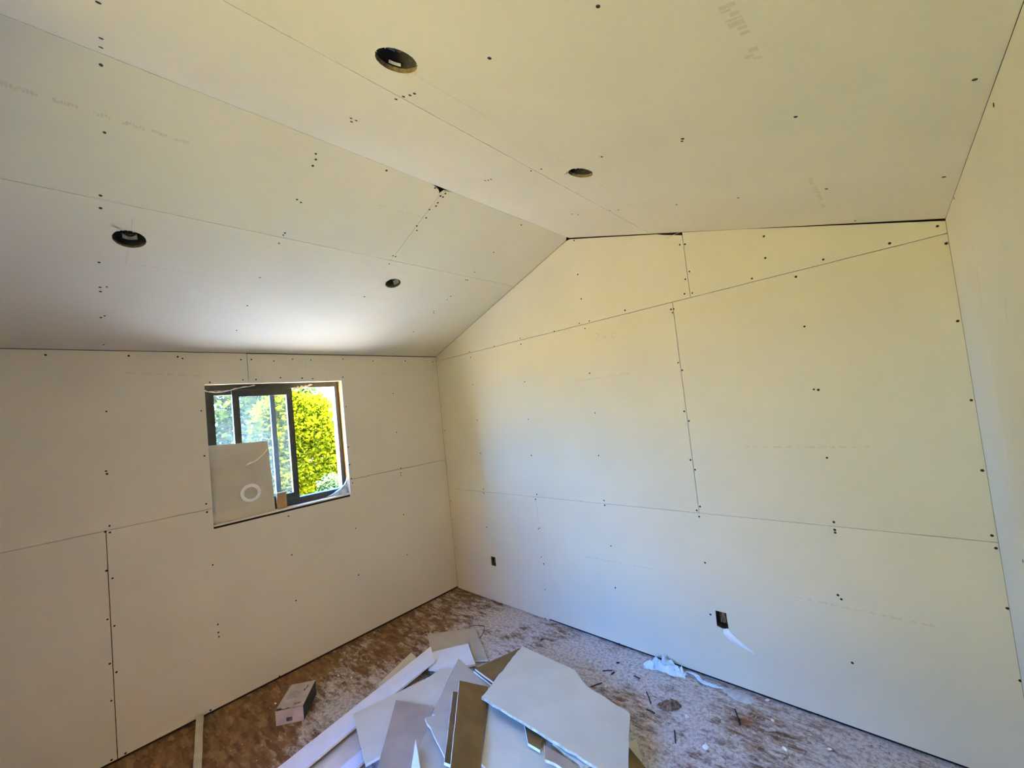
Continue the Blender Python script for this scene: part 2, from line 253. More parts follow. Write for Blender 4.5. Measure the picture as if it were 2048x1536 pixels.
def floor_mat():
    """oriented strand board: flat wood flakes lying in all directions, under patchy gypsum dust"""
    m, nt, b = new_mat('dusty_strand_board')
    L = nt.links.new
    tc = N(nt, 'ShaderNodeTexCoord')
    def strands(angle, seed):
        mp = N(nt, 'ShaderNodeMapping'); mp.inputs['Rotation'].default_value = (0, 0, angle); mp.inputs['Scale'].default_value = (9, 38, 1); mp.inputs['Location'].default_value = (seed, seed * 2, 0)
        wob = N(nt, 'ShaderNodeTexNoise'); wob.inputs['Scale'].default_value = 9
        mixv = N(nt, 'ShaderNodeMixRGB'); mixv.inputs[0].default_value = 0.02
        L(tc.outputs['Object'], wob.inputs['Vector']); L(tc.outputs['Object'], mixv.inputs[1]); L(wob.outputs['Color'], mixv.inputs[2])
        L(mixv.outputs[0], mp.inputs['Vector'])
        v = N(nt, 'ShaderNodeTexVoronoi'); v.inputs['Scale'].default_value = 1.0
        L(mp.outputs[0], v.inputs['Vector'])
        return v
    v1, v2 = strands(0.5, 3.1), strands(-0.9, 7.7)
    sel = N(nt, 'ShaderNodeTexNoise'); sel.inputs['Scale'].default_value = 11
    st = N(nt, 'ShaderNodeMath', operation='GREATER_THAN'); st.inputs[1].default_value = 0.5
    L(tc.outputs['Object'], sel.inputs['Vector']); L(sel.outputs['Fac'], st.inputs[0])
    mx = N(nt, 'ShaderNodeMixRGB'); L(st.outputs[0], mx.inputs[0]); L(v1.outputs['Color'], mx.inputs[1]); L(v2.outputs['Color'], mx.inputs[2])
    bw = N(nt, 'ShaderNodeRGBToBW'); L(mx.outputs[0], bw.inputs[0])
    wood = N(nt, 'ShaderNodeValToRGB')
    wood.color_ramp.elements[0].position = 0.30; wood.color_ramp.elements[0].color = (0.105, 0.058, 0.030, 1)
    wood.color_ramp.elements[1].position = 0.72; wood.color_ramp.elements[1].color = (0.31, 0.195, 0.098, 1)
    x = wood.color_ramp.elements.new(0.5); x.color = (0.19, 0.110, 0.056, 1)
    mps = N(nt, 'ShaderNodeMapping'); mps.inputs['Rotation'].default_value = (0, 0, 0.55); mps.inputs['Scale'].default_value = (5, 26, 1)
    ns = N(nt, 'ShaderNodeTexNoise'); ns.inputs['Scale'].default_value = 1.0; ns.inputs['Detail'].default_value = 8; ns.inputs['Roughness'].default_value = 0.65
    L(tc.outputs['Object'], mps.inputs['Vector']); L(mps.outputs[0], ns.inputs['Vector'])
    blend = N(nt, 'ShaderNodeMixRGB'); blend.inputs[0].default_value = 0.68; L(bw.outputs[0], blend.inputs[1]); L(ns.outputs['Fac'], blend.inputs[2])
    L(blend.outputs[0], wood.inputs[0])
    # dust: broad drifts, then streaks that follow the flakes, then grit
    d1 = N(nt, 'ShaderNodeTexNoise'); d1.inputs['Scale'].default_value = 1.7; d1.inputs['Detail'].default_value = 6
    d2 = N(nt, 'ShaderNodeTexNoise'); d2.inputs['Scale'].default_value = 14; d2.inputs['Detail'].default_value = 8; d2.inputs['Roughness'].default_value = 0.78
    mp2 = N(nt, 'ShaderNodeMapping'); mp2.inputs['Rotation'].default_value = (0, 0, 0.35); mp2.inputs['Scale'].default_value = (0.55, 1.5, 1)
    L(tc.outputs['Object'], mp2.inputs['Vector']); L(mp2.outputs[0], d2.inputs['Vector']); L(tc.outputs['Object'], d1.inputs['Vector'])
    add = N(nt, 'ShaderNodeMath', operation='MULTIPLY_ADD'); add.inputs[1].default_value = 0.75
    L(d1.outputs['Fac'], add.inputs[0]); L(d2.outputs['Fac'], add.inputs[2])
    # strip along the window wall: less dust, partly darkened in place of weaker light
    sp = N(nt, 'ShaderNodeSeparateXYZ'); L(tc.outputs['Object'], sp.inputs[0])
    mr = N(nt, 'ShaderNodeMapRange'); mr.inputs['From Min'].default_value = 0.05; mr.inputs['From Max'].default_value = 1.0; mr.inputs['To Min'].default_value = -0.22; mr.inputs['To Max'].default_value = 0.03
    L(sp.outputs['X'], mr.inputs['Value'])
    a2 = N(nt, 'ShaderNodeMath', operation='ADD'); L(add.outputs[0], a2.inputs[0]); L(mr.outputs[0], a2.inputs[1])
    # dust thinned toward the door, added to cut blue bounce off the floor
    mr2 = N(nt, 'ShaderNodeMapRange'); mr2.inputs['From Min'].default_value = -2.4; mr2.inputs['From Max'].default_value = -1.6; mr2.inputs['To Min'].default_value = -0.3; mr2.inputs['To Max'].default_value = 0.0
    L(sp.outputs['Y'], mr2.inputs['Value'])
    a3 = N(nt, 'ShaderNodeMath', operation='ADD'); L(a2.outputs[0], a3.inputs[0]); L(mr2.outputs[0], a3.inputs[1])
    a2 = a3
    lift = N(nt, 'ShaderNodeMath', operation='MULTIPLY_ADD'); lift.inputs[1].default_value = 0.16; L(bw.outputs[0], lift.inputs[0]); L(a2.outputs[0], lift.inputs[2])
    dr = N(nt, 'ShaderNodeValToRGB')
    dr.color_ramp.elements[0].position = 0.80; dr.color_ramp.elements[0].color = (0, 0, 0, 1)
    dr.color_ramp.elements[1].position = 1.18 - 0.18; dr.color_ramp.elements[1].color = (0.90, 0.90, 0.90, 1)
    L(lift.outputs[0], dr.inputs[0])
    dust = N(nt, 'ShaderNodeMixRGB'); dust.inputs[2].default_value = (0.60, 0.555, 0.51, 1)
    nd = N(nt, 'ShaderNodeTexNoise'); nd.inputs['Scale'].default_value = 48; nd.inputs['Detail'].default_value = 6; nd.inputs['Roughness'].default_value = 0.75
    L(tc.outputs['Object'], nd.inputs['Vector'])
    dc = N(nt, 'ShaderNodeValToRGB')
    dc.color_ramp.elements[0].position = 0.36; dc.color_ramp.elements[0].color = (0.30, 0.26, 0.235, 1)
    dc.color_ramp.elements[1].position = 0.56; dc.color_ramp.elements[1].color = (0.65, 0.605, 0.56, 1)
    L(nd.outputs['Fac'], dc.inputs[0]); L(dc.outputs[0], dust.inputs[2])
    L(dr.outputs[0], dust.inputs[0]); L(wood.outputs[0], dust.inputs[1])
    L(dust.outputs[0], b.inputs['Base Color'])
    b.inputs['Roughness'].default_value = 0.95
    b.inputs['Specular IOR Level'].default_value = 0.1
    bp = N(nt, 'ShaderNodeBump'); bp.inputs['Strength'].default_value = 0.6; bp.inputs['Distance'].default_value = 0.004
    L(lift.outputs[0], bp.inputs['Height']); L(bp.outputs[0], b.inputs['Normal'])
    return m
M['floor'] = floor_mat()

def link(name, mesh, mats, parent=None, **props):
    for m in (mats if isinstance(mats, (list, tuple)) else [mats]):
        mesh.materials.append(M[m] if isinstance(m, str) else m)
    o = bpy.data.objects.new(name, mesh)
    COL.objects.link(o)
    if parent is not None:
        o.parent = parent
    for k, v in props.items():
        o[k] = v
    return o

def empty(name, loc, **props):
    o = bpy.data.objects.new(name, None)
    o.empty_display_size = 0.1
    o.location = loc
    COL.objects.link(o)
    for k, v in props.items():
        o[k] = v
    return o

def mesh_from(verts, faces, name='mesh', mat_idx=None, smooth=False):
    me = bpy.data.meshes.new(name)
    me.from_pydata([tuple(v) for v in verts], [], faces)
    if mat_idx:
        me.polygons.foreach_set('material_index', mat_idx)
    bm = bmesh.new(); bm.from_mesh(me)
    bmesh.ops.recalc_face_normals(bm, faces=bm.faces)
    bm.to_mesh(me); bm.free()
    if smooth:
        me.polygons.foreach_set('use_smooth', [True] * len(me.polygons))
    me.update()
    return me

def box_mesh(x0, x1, y0, y1, z0, z1, bevel=0.0):
    bm = bmesh.new()
    vs_ = [bm.verts.new((x, y, z)) for x in (x0, x1) for y in (y0, y1) for z in (z0, z1)]
    for f in ((0,1,3,2), (4,6,7,5), (0,4,5,1), (2,3,7,6), (0,2,6,4), (1,5,7,3)):
        bm.faces.new([vs_[i] for i in f])
    bmesh.ops.recalc_face_normals(bm, faces=bm.faces)
    if bevel:
        bmesh.ops.bevel(bm, geom=list(bm.edges), offset=bevel, segments=2, affect='EDGES')
    me = bpy.data.meshes.new('box'); bm.to_mesh(me); bm.free()
    return me

def slab_mesh(loop, holes, to3d, thick_vec, side_mat=0, back_mat=0, hole_mat=None):
    """flat sheet: outline and holes in plane coordinates, real thickness"""
    loops = [[Vector((a, b_, 0)) for a, b_ in loop]] + [[Vector((a, b_, 0)) for a, b_ in h] for h in holes]
    tris = tessellate_polygon(loops)
    flat = [p for l in loops for p in l]
    n = len(flat)
    front = [to3d(p.x, p.y) for p in flat]
    back = [p + thick_vec for p in front]
    faces = [tuple(t) for t in tris] + [tuple(n + i for i in reversed(t)) for t in tris]
    mi = [0] * len(tris) + [back_mat] * len(tris)
    k = 0
    for li, l in enumerate(loops):
        c = len(l)
        sm = hole_mat if (li and hole_mat is not None) else side_mat
        for i in range(c):
            faces.append((k + i, k + (i + 1) % c, n + k + (i + 1) % c, n + k + i)); mi.append(sm)
        k += c
    return mesh_from(front + back, faces, 'sheet', mi)

def tube_mesh(points, radius, seg=8):
    verts, faces = [], []
    pts = [Vector(p) for p in points]
    for i, p in enumerate(pts):
        d = (pts[min(i + 1, len(pts) - 1)] - pts[max(i - 1, 0)]).normalized()
        a = d.orthogonal().normalized(); b_ = d.cross(a)
        for s in range(seg):
            t = 2 * math.pi * s / seg
            verts.append(p + (a * math.cos(t) + b_ * math.sin(t)) * radius)
    for i in range(len(pts) - 1):
        for s in range(seg):
            faces.append((i * seg + s, i * seg + (s + 1) % seg, (i + 1) * seg + (s + 1) % seg, (i + 1) * seg + s))
    faces.append(tuple(range(seg))); faces.append(tuple((len(pts) - 1) * seg + s for s in reversed(range(seg))))
    return mesh_from(verts, faces, 'tube', None, True)

def smooth_path(points, n=6):
    pts = [Vector(p) for p in points]
    out = []
    for i in range(len(pts) - 1):
        p0, p1, p2, p3 = pts[max(i - 1, 0)], pts[i], pts[i + 1], pts[min(i + 2, len(pts) - 1)]
        for k in range(n):
            t = k / n
            out.append(0.5 * ((2 * p1) + (p2 - p0) * t + (2 * p0 - 5 * p1 + 4 * p2 - p3) * t * t + (3 * p1 - p0 - 3 * p2 + p3) * t ** 3))
    out.append(pts[-1])
    return out

def inside(pt, poly):
    x, y = pt; c = False
    for i in range(len(poly)):
        (x1, y1), (x2, y2) = poly[i - 1], poly[i]
        if (y1 > y) != (y2 > y) and x < (x2 - x1) * (y - y1) / (y2 - y1) + x1:
            c = not c
    return c

def circle(cx, cy, r, n=40, jit=0.0, seed=1, sx=1.0):
    rng = random.Random(seed)
    return [(cx + sx * (r + rng.uniform(-jit, jit)) * math.cos(2 * math.pi * i / n), cy + (r + rng.uniform(-jit, jit)) * math.sin(2 * math.pi * i / n)) for i in range(n)]

# ------------------------------------------------------------------ surfaces: plane coordinates -> room coordinates
ML = (ZR - HL) / XR
MR = (HR - ZR) / (W - XR)
NL = Vector((ML, 0, -1)).normalized()     # into the room
NR = Vector((MR, 0, -1)).normalized()
SURF = {
    'back':  (lambda a, b_: Vector((a, 0, b_)), Vector((0, -1, 0))),
    'left':  (lambda a, b_: Vector((0, a, b_)), Vector((1, 0, 0))),
    'right': (lambda a, b_: Vector((W, a, b_)), Vector((-1, 0, 0))),
    'front': (lambda a, b_: Vector((a, -LEN, b_)), Vector((0, 1, 0))),
    'sl':    (lambda a, b_: Vector((a, b_, HL + ML * a)), NL),
    'sr':    (lambda a, b_: Vector((a, b_, ZR + MR * (a - XR))), NR),
}
ROOTS = {}
PANELS = {k: [] for k in SURF}

def wall_root(key, name, mesh, mat='cavity'):
    o = link(name, mesh, mat, None, kind='structure')
    ROOTS[key] = o
    return o

# framing shells behind the boards, light-tight; each is the setting that carries its boards
C0, C1 = 0.075, 0.125
def prism(pts2, axis, a0, a1):
    """extrude a polygon along an axis: axis 'y' -> pts are (x,z); axis 'x' -> pts are (y,z)"""
    f = (lambda u, v, a: Vector((u, a, v))) if axis == 'y' else (lambda u, v, a: Vector((a, u, v)))
    n = len(pts2)
    verts = [f(u, v, a0) for u, v in pts2] + [f(u, v, a1) for u, v in pts2]
    faces = [tuple(range(n)), tuple(reversed(range(n, 2 * n)))] + [(i, (i + 1) % n, n + (i + 1) % n, n + i) for i in range(n)]
    return mesh_from(verts, faces)
RT = 0.16
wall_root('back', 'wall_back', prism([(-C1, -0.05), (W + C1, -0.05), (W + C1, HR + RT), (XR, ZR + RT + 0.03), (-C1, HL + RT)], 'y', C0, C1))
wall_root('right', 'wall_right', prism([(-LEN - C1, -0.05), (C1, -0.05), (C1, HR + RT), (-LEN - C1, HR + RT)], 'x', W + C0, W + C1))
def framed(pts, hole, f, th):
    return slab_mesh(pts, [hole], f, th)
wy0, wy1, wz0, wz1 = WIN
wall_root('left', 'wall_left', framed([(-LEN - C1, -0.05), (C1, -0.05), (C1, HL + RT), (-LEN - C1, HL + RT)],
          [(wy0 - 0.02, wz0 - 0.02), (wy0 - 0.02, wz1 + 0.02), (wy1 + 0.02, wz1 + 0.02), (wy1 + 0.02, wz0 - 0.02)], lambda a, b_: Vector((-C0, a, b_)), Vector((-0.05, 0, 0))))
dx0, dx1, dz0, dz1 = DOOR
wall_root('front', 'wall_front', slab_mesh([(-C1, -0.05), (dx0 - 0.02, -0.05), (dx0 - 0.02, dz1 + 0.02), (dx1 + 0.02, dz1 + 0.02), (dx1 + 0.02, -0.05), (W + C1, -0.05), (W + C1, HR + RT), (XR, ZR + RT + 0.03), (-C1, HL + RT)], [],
          lambda a, b_: Vector((a, -LEN - C0, b_)), Vector((0, -0.05, 0))), 'sheathing')  # unseen wall left dark and unboarded to cut bounce on the left
def roof(f, x0, x1):
    n_ = 0.11
    pts = [f(x0), f(x1)]
    verts = [Vector((x, y, z + o)) for o in (n_, n_ + 0.05) for y in (C1, -LEN - C1) for x, z in pts]
    faces = [(0, 1, 3, 2), (4, 6, 7, 5), (0, 4, 5, 1), (2, 3, 7, 6), (0, 2, 6, 4), (1, 5, 7, 3)]
    return mesh_from(verts, faces)
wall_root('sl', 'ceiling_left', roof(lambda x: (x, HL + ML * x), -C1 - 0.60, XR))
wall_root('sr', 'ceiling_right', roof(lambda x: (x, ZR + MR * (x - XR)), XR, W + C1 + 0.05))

def board(key, loop, holes=()):
    f, nrm = SURF[key]
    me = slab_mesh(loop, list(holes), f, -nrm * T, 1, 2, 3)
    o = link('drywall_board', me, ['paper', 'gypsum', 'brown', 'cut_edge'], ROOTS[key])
    PANELS[key].append((o, loop))
    return o

link('gap_shade_plate', box_mesh(-0.06, W + 0.06, T + 0.002, 0.07, 0.0, 0.038), 'plate', ROOTS['back'])  # near-black strips painted for the shade in the gap under the boards
link('gap_shade_plate', box_mesh(-0.07, -T - 0.002, -LEN, 0.0, 0.0, 0.038), 'plate', ROOTS['left'])
link('gap_shade_plate', box_mesh(W + T + 0.002, W + 0.07, -LEN, 0.0, 0.0, 0.038), 'plate', ROOTS['right'])

g = 0.0018
# --- gable wall (back)
rl = lambda x: HL + ML * x
rr = lambda x: ZR + MR * (x - XR)
OUT1 = [(0.561, 0.340), (0.561, 0.424), (0.621, 0.424), (0.621, 0.340)]
OUT2 = [(2.578, 0.348), (2.580, 0.441), (2.642, 0.441), (2.644, 0.348), (2.612, 0.340)]
BF = 0.019
board('back', [(0.001, 0.005), (1.2105 - g / 2, 0.006), (1.2105 - g / 2, Z_LOW - g), (0.001, Z_LOW - g)], [OUT1])
board('back', [(1.2105 + g / 2, BF), (W - 0.001, BF), (W - 0.001, Z_LOW - g), (1.2105 + g / 2, Z_LOW - g)], [OUT2])
board('back', [(0.001, Z_LOW + g / 2), (2.5575 - g, Z_LOW + g / 2), (2.5575 - g, Z_UP - g), (0.001, Z_UP - g)])
board('back', [(2.5575 + g, Z_LOW + g / 2), (W - 0.001, Z_LOW + g / 2), (W - 0.001, Z_UP - g), (2.5575 + g, Z_UP - g)])
XB = 2.6715
board('back', [(0.001, Z_UP + g), (XB - g, Z_UP + g), (XB - g, rr(XB) - 0.020), (XB - 0.12, rr(XB - 0.12) - 0.012), (XB - 0.16, rr(XB - 0.16) - 0.006), (XR + 0.01, ZR - 0.014), (XR - 0.03, rl(XR - 0.03) - 0.004), (0.001, rl(0.001) - 0.003)])
board('back', [(XB + g, Z_UP + g), (W - 0.001, Z_UP + g), (W - 0.001, HR - 0.010), (3.2, rr(3.2) - 0.004), (3.0, rr(3.0) - 0.001), (XB + g, rr(XB) - 0.003)])
# --- window wall (left)
YS1, YS2, YB = -1.7565, -1.3255, -2.5565
board('left', [(-LEN + 0.014, Z_WIN + g), (wy0, Z_WIN + g), (wy0, wz1), (YS1 - g, wz1), (YS1 - g, HL - 0.004), (-LEN + 0.014, HL - 0.004)])
board('left', [(YS1 + g * 1.6, wz1), (YS2 - g / 2, wz1), (YS2 - g / 2, HL - 0.006), (YS1 + g * 1.6, HL - 0.006)])
board('left', [(YS2 + g / 2, wz1), (wy1, wz1), (wy1, Z_WIN + g), (-0.0012, Z_WIN + g), (-0.0012, HL - 0.007), (YS2 + g / 2, HL - 0.006)])
board('left', [(-LEN + 0.014, BF), (YB - g, BF), (YB - g, Z_WIN - g / 2), (-LEN + 0.014, Z_WIN - g / 2)])
board('left', [(YB + g, BF), (-0.0012, BF + 0.002), (-0.0012, Z_WIN - g), (wy1, Z_WIN - g), (wy1, wz0 - 0.028), (wy0, wz0 - 0.028), (wy0, Z_WIN - g / 2), (YB + g, Z_WIN - g / 2)])
# --- right wall
YR = -0.545
board('right', [(YR + g / 2, BF), (-0.0012, BF), (-0.0012, HR - 0.003), (YR + g / 2, HR - 0.003)])
board('right', [(-LEN + 0.014, BF), (YR - g / 2, BF), (YR - g / 2, HR - 0.003), (-LEN + 0.014, HR - 0.003)])
# --- ceiling
HOLES = [('sr', 2.6325, -2.013, 0.0575), ('sr', 2.640, -1.1005, 0.0545), ('sl', 1.0165, -2.4585, 0.0595), ('sl', 1.011, -1.073, 0.0545)]
cosL = math.cos(math.atan(ML)); cosR = math.cos(math.atan(MR))
hole_loops = {'sl': [], 'sr': []}
for i, (k, hx, hy, hr) in enumerate(HOLES):
    hole_loops[k].append((hx, hy, circle(hx, hy, hr, 48, 0.0013, 10 + i, cosL if k == 'sl' else cosR)))
YC = -1.207
board('sl', [(0.0, -LEN), (X_SL - g, -LEN), (X_SL - g, 0.0), (0.0, 0.0)], [h[2] for h in hole_loops['sl']])
board('sl', [(X_SL + g, -LEN), (XR - 0.001, -LEN), (XR - 0.001, YC - 0.075), (XR - 0.022, YC - 0.02), (XR - 0.045, YC - g), (X_SL + g, YC - g)])
board('sl', [(X_SL + g, YC + g), (XR - 0.04, YC + g), (XR - 0.016, YC + 0.012), (XR - 0.001, YC + 0.07), (XR - 0.001, -0.03), (XR - 0.03, 0.0), (X_SL + g, 0.0)])
board('sr', [(XR + 0.001, -LEN), (X_SR - g, -LEN), (X_SR - g, 0.0), (XR + 0.001, 0.0)])
board('sr', [(X_SR + g, -LEN), (W, -LEN), (W, 0.0), (X_SR + g, 0.0)], [h[2] for h in hole_loops['sr']])

# ------------------------------------------------------------------ drywall screws: dark countersunk heads with a cross recess
def screw_mesh():
    r0, r1, seg = 0.0056, 0.0030, 12
    verts = [Vector((r0 * math.cos(2 * math.pi * i / seg), r0 * math.sin(2 * math.pi * i / seg), 0.0002)) for i in range(seg)]
    verts += [Vector((r0 * 0.93 * math.cos(2 * math.pi * i / seg), r0 * 0.93 * math.sin(2 * math.pi * i / seg), 0.0009)) for i in range(seg)]
    verts += [Vector((r1 * (1 if i % 3 == 0 else 0.35) * math.cos(2 * math.pi * i / seg), r1 * (1 if i % 3 == 0 else 0.35) * math.sin(2 * math.pi * i / seg), 0.0004)) for i in range(seg)]
    verts.append(Vector((0, 0, 0.0002)))
    faces = []
    for k in range(2):
        for i in range(seg):
            j = (i + 1) % seg
            faces.append((k * seg + i, k * seg + j, (k + 1) * seg + j, (k + 1) * seg + i))
    for i in range(seg):
        faces.append((2 * seg + i, 2 * seg + (i + 1) % seg, 3 * seg))
    faces.append(tuple(reversed(range(seg))))
    me = mesh_from(verts, faces)
    me.materials.append(M['black_steel'])
    return me
SCREW = screw_mesh()
rng = random.Random(5)
def drive(key, pts):
    f, nrm = SURF[key]
    q = nrm.to_track_quat('Z', 'Y')
    for a, b_ in pts:
        par = None
        for o, loop in PANELS[key]:
            if inside((a, b_), loop):
                par = o
        if par is None:
            c = Vector((a, b_))
            par = min(PANELS[key], key=lambda ol: min((Vector(p) - c).length for p in ol[1]))[0]
        s = bpy.data.objects.new('screw', SCREW)
        COL.objects.link(s)
        s.parent = par
        s.location = f(a, b_)
        s.rotation_euler = (q @ Matrix.Rotation(rng.uniform(0, 6.28), 3, 'Z').to_quaternion()).to_euler()
        k = rng.uniform(0.85, 1.12)
        s.scale = (k, k, 1)
drive('back', SCREWS_BACK)
drive('right', SCREWS_RIGHT)
drive('left', SCREWS_LEFT)
drive('sl', SCREWS_SLOPE_LEFT)
drive('sr', SCREWS_SLOPE_RIGHT)

# ------------------------------------------------------------------ faint factory print and pencil strokes on the boards
def owner(key, pt):
    for o, loop in PANELS[key]:
        if inside(pt, loop):
            return o
    return PANELS[key][0][0]
def quad_strokes(key, segs, lift=0.0003):
    f, nrm = SURF[key]
    verts, faces = [], []
    for (a0, b0), (a1, b1), wdt in segs:
        p, q = f(a0, b0) + nrm * lift, f(a1, b1) + nrm * lift
        d = (q - p).normalized(); s = d.cross(nrm) * (wdt / 2)
        k = len(verts)
        verts += [p - s, q - s, q + s, p + s]
        faces.append((k, k + 1, k + 2, k + 3))
    return mesh_from(verts, faces)
rng = random.Random(21)
for key, p0, p1, hgt in PRINTED:
    a, b_ = Vector(p0), Vector(p1)
    d = (b_ - a); L_ = d.length; d.normalize(); nn = Vector((-d.y, d.x))
    segs, t = [], 0.0
    while t < L_:
        word = rng.randint(3, 9)
        for c in range(word):
            if t > L_:
                break
            w_ = hgt * rng.uniform(0.35, 0.6)
            base = a + d * (t + w_ / 2)
            kind = rng.random()
            h0, h1 = (-0.5, 0.5) if kind < 0.45 else ((-0.5, 0.1) if kind < 0.8 else (-0.1, 0.5))
            segs.append((tuple(base + nn * hgt * h0), tuple(base + nn * hgt * h1), w_ * rng.uniform(0.6, 1.0)))
            t += w_ * 1.08
        t += hgt * rng.uniform(0.8, 3.0)
    link('printed_line', quad_strokes(key, segs), 'print', owner(key, tuple((a + b_) / 2)))
for key, pp, wdt in PENCIL:
    link('pencil_stroke', quad_strokes(key, [(pp[i], pp[i + 1], wdt) for i in range(len(pp) - 1)]), 'pencil', owner(key, pp[0]))

# ------------------------------------------------------------------ floor
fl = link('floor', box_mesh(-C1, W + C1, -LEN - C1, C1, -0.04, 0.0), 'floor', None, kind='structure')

link('bounce_absorber', box_mesh(0.7, 3.7, -LEN + 0.02, -2.35, 0.0005, 0.004), 'absorber_brown', None, kind='structure')  # unseen brown sheet added to soak up blue bounce by the door

# ------------------------------------------------------------------ window_1: black slider in a rough opening
win = link('window_1', slab_mesh([(wy0, wz0), (wy0, wz1), (wy1, wz1), (wy1, wz0)],
      [[(wy0 + 0.034, wz0 + 0.05), (wy1 - 0.034, wz0 + 0.05), (wy1 - 0.034, wz1 - 0.04), (wy0 + 0.034, wz1 - 0.04)]],
      lambda a, b_: Vector((-0.075, a, b_)), Vector((-0.07, 0, 0))), 'vinyl', None, kind='structure')
def bar(name, y0, y1, z0, z1, x0, x1, mat, parent, bev=0.002):
    return link(name, box_mesh(x0, x1, y0, y1, z0, z1, bev), mat, parent)
def sash(name, y0, y1, x0, x1, z0, z1, st, rail_t, rail_b):
    s = link(name, slab_mesh([(y0, z0), (y0, z1), (y1, z1), (y1, z0)], [[(y0 + st, z0 + rail_b), (y1 - st, z0 + rail_b), (y1 - st, z1 - rail_t), (y0 + st, z1 - rail_t)]],
             lambda a, b_: Vector((x1, a, b_)), Vector((x0 - x1, 0, 0))), 'vinyl', win)
    xm = (x0 + x1) / 2
    link('pane', box_mesh(xm - 0.002, xm + 0.002, y0 + st - 0.004, y1 - st + 0.004, z0 + rail_b - 0.004, z1 - rail_t + 0.004), 'glass', s)
    return s
sash('fixed_sash', wy0 + 0.036, -1.555, -0.138, -0.112, wz0 + 0.052, wz1 - 0.042, 0.034, 0.03, 0.04)
sash('sliding_sash', -1.852, -1.432, -0.108, -0.080, wz0 + 0.052, wz1 - 0.042, 0.044, 0.05, 0.045)
# rough opening
bar('jamb', wy0 - 0.019, wy0 - 0.0005, wz0 - 0.019, wz1 + 0.019, -0.13, -0.0005, 'pine', win)
bar('jamb', wy1 + 0.0005, wy1 + 0.019, wz0 - 0.019, wz1 + 0.019, -0.13, -0.0005, 'pine', win)
bar('header', wy0 - 0.019, wy1 + 0.019, wz1 + 0.0005, wz1 + 0.019, -0.13, -0.014, 'pine', win)
bar('sill', wy0 + 0.001, wy1 + 0.014, wz0 - 0.012, wz0 - 0.001, -0.13, 0.005, 'sill', win)

# torn flashing tape hanging from the head of the window, and a curl of it near the meeting stile
def ribbon(path, width_vec, wob=0.0, seed=2):
    r = random.Random(seed)
    pts = smooth_path(path, 6)
    verts, faces = [], []
    for i, p in enumerate(pts):
        s = 0.75 + 0.25 * math.sin(i * 1.7) + r.uniform(-wob, wob)
        verts += [p, p + Vector(width_vec) * s]
        if i:
            faces.append((2 * i - 2, 2 * i - 1, 2 * i + 1, 2 * i))
    me = mesh_from(verts, faces, 'ribbon', None, True)
    return me
def solid(o, t=0.0012):
    md = o.modifiers.new('thickness', 'SOLIDIFY'); md.thickness = t
    return o
solid(link('flashing_tape', ribbon([(-0.060, -2.022, 2.164), (-0.058, -1.96, 2.150), (-0.058, -1.89, 2.156), (-0.060, -1.80, 2.178), (-0.062, -1.70, 2.193)], (0.0, 0.0, 0.011), 0.1), 'cream', win))
solid(link('flashing_tape', ribbon([(-0.060, -1.42, 2.150), (-0.058, -1.38, 2.160), (-0.060, -1.33, 2.166), (-0.066, -1.27, 2.185)], (0.0, 0.0, 0.020), 0.2, 5), 'cream', win))

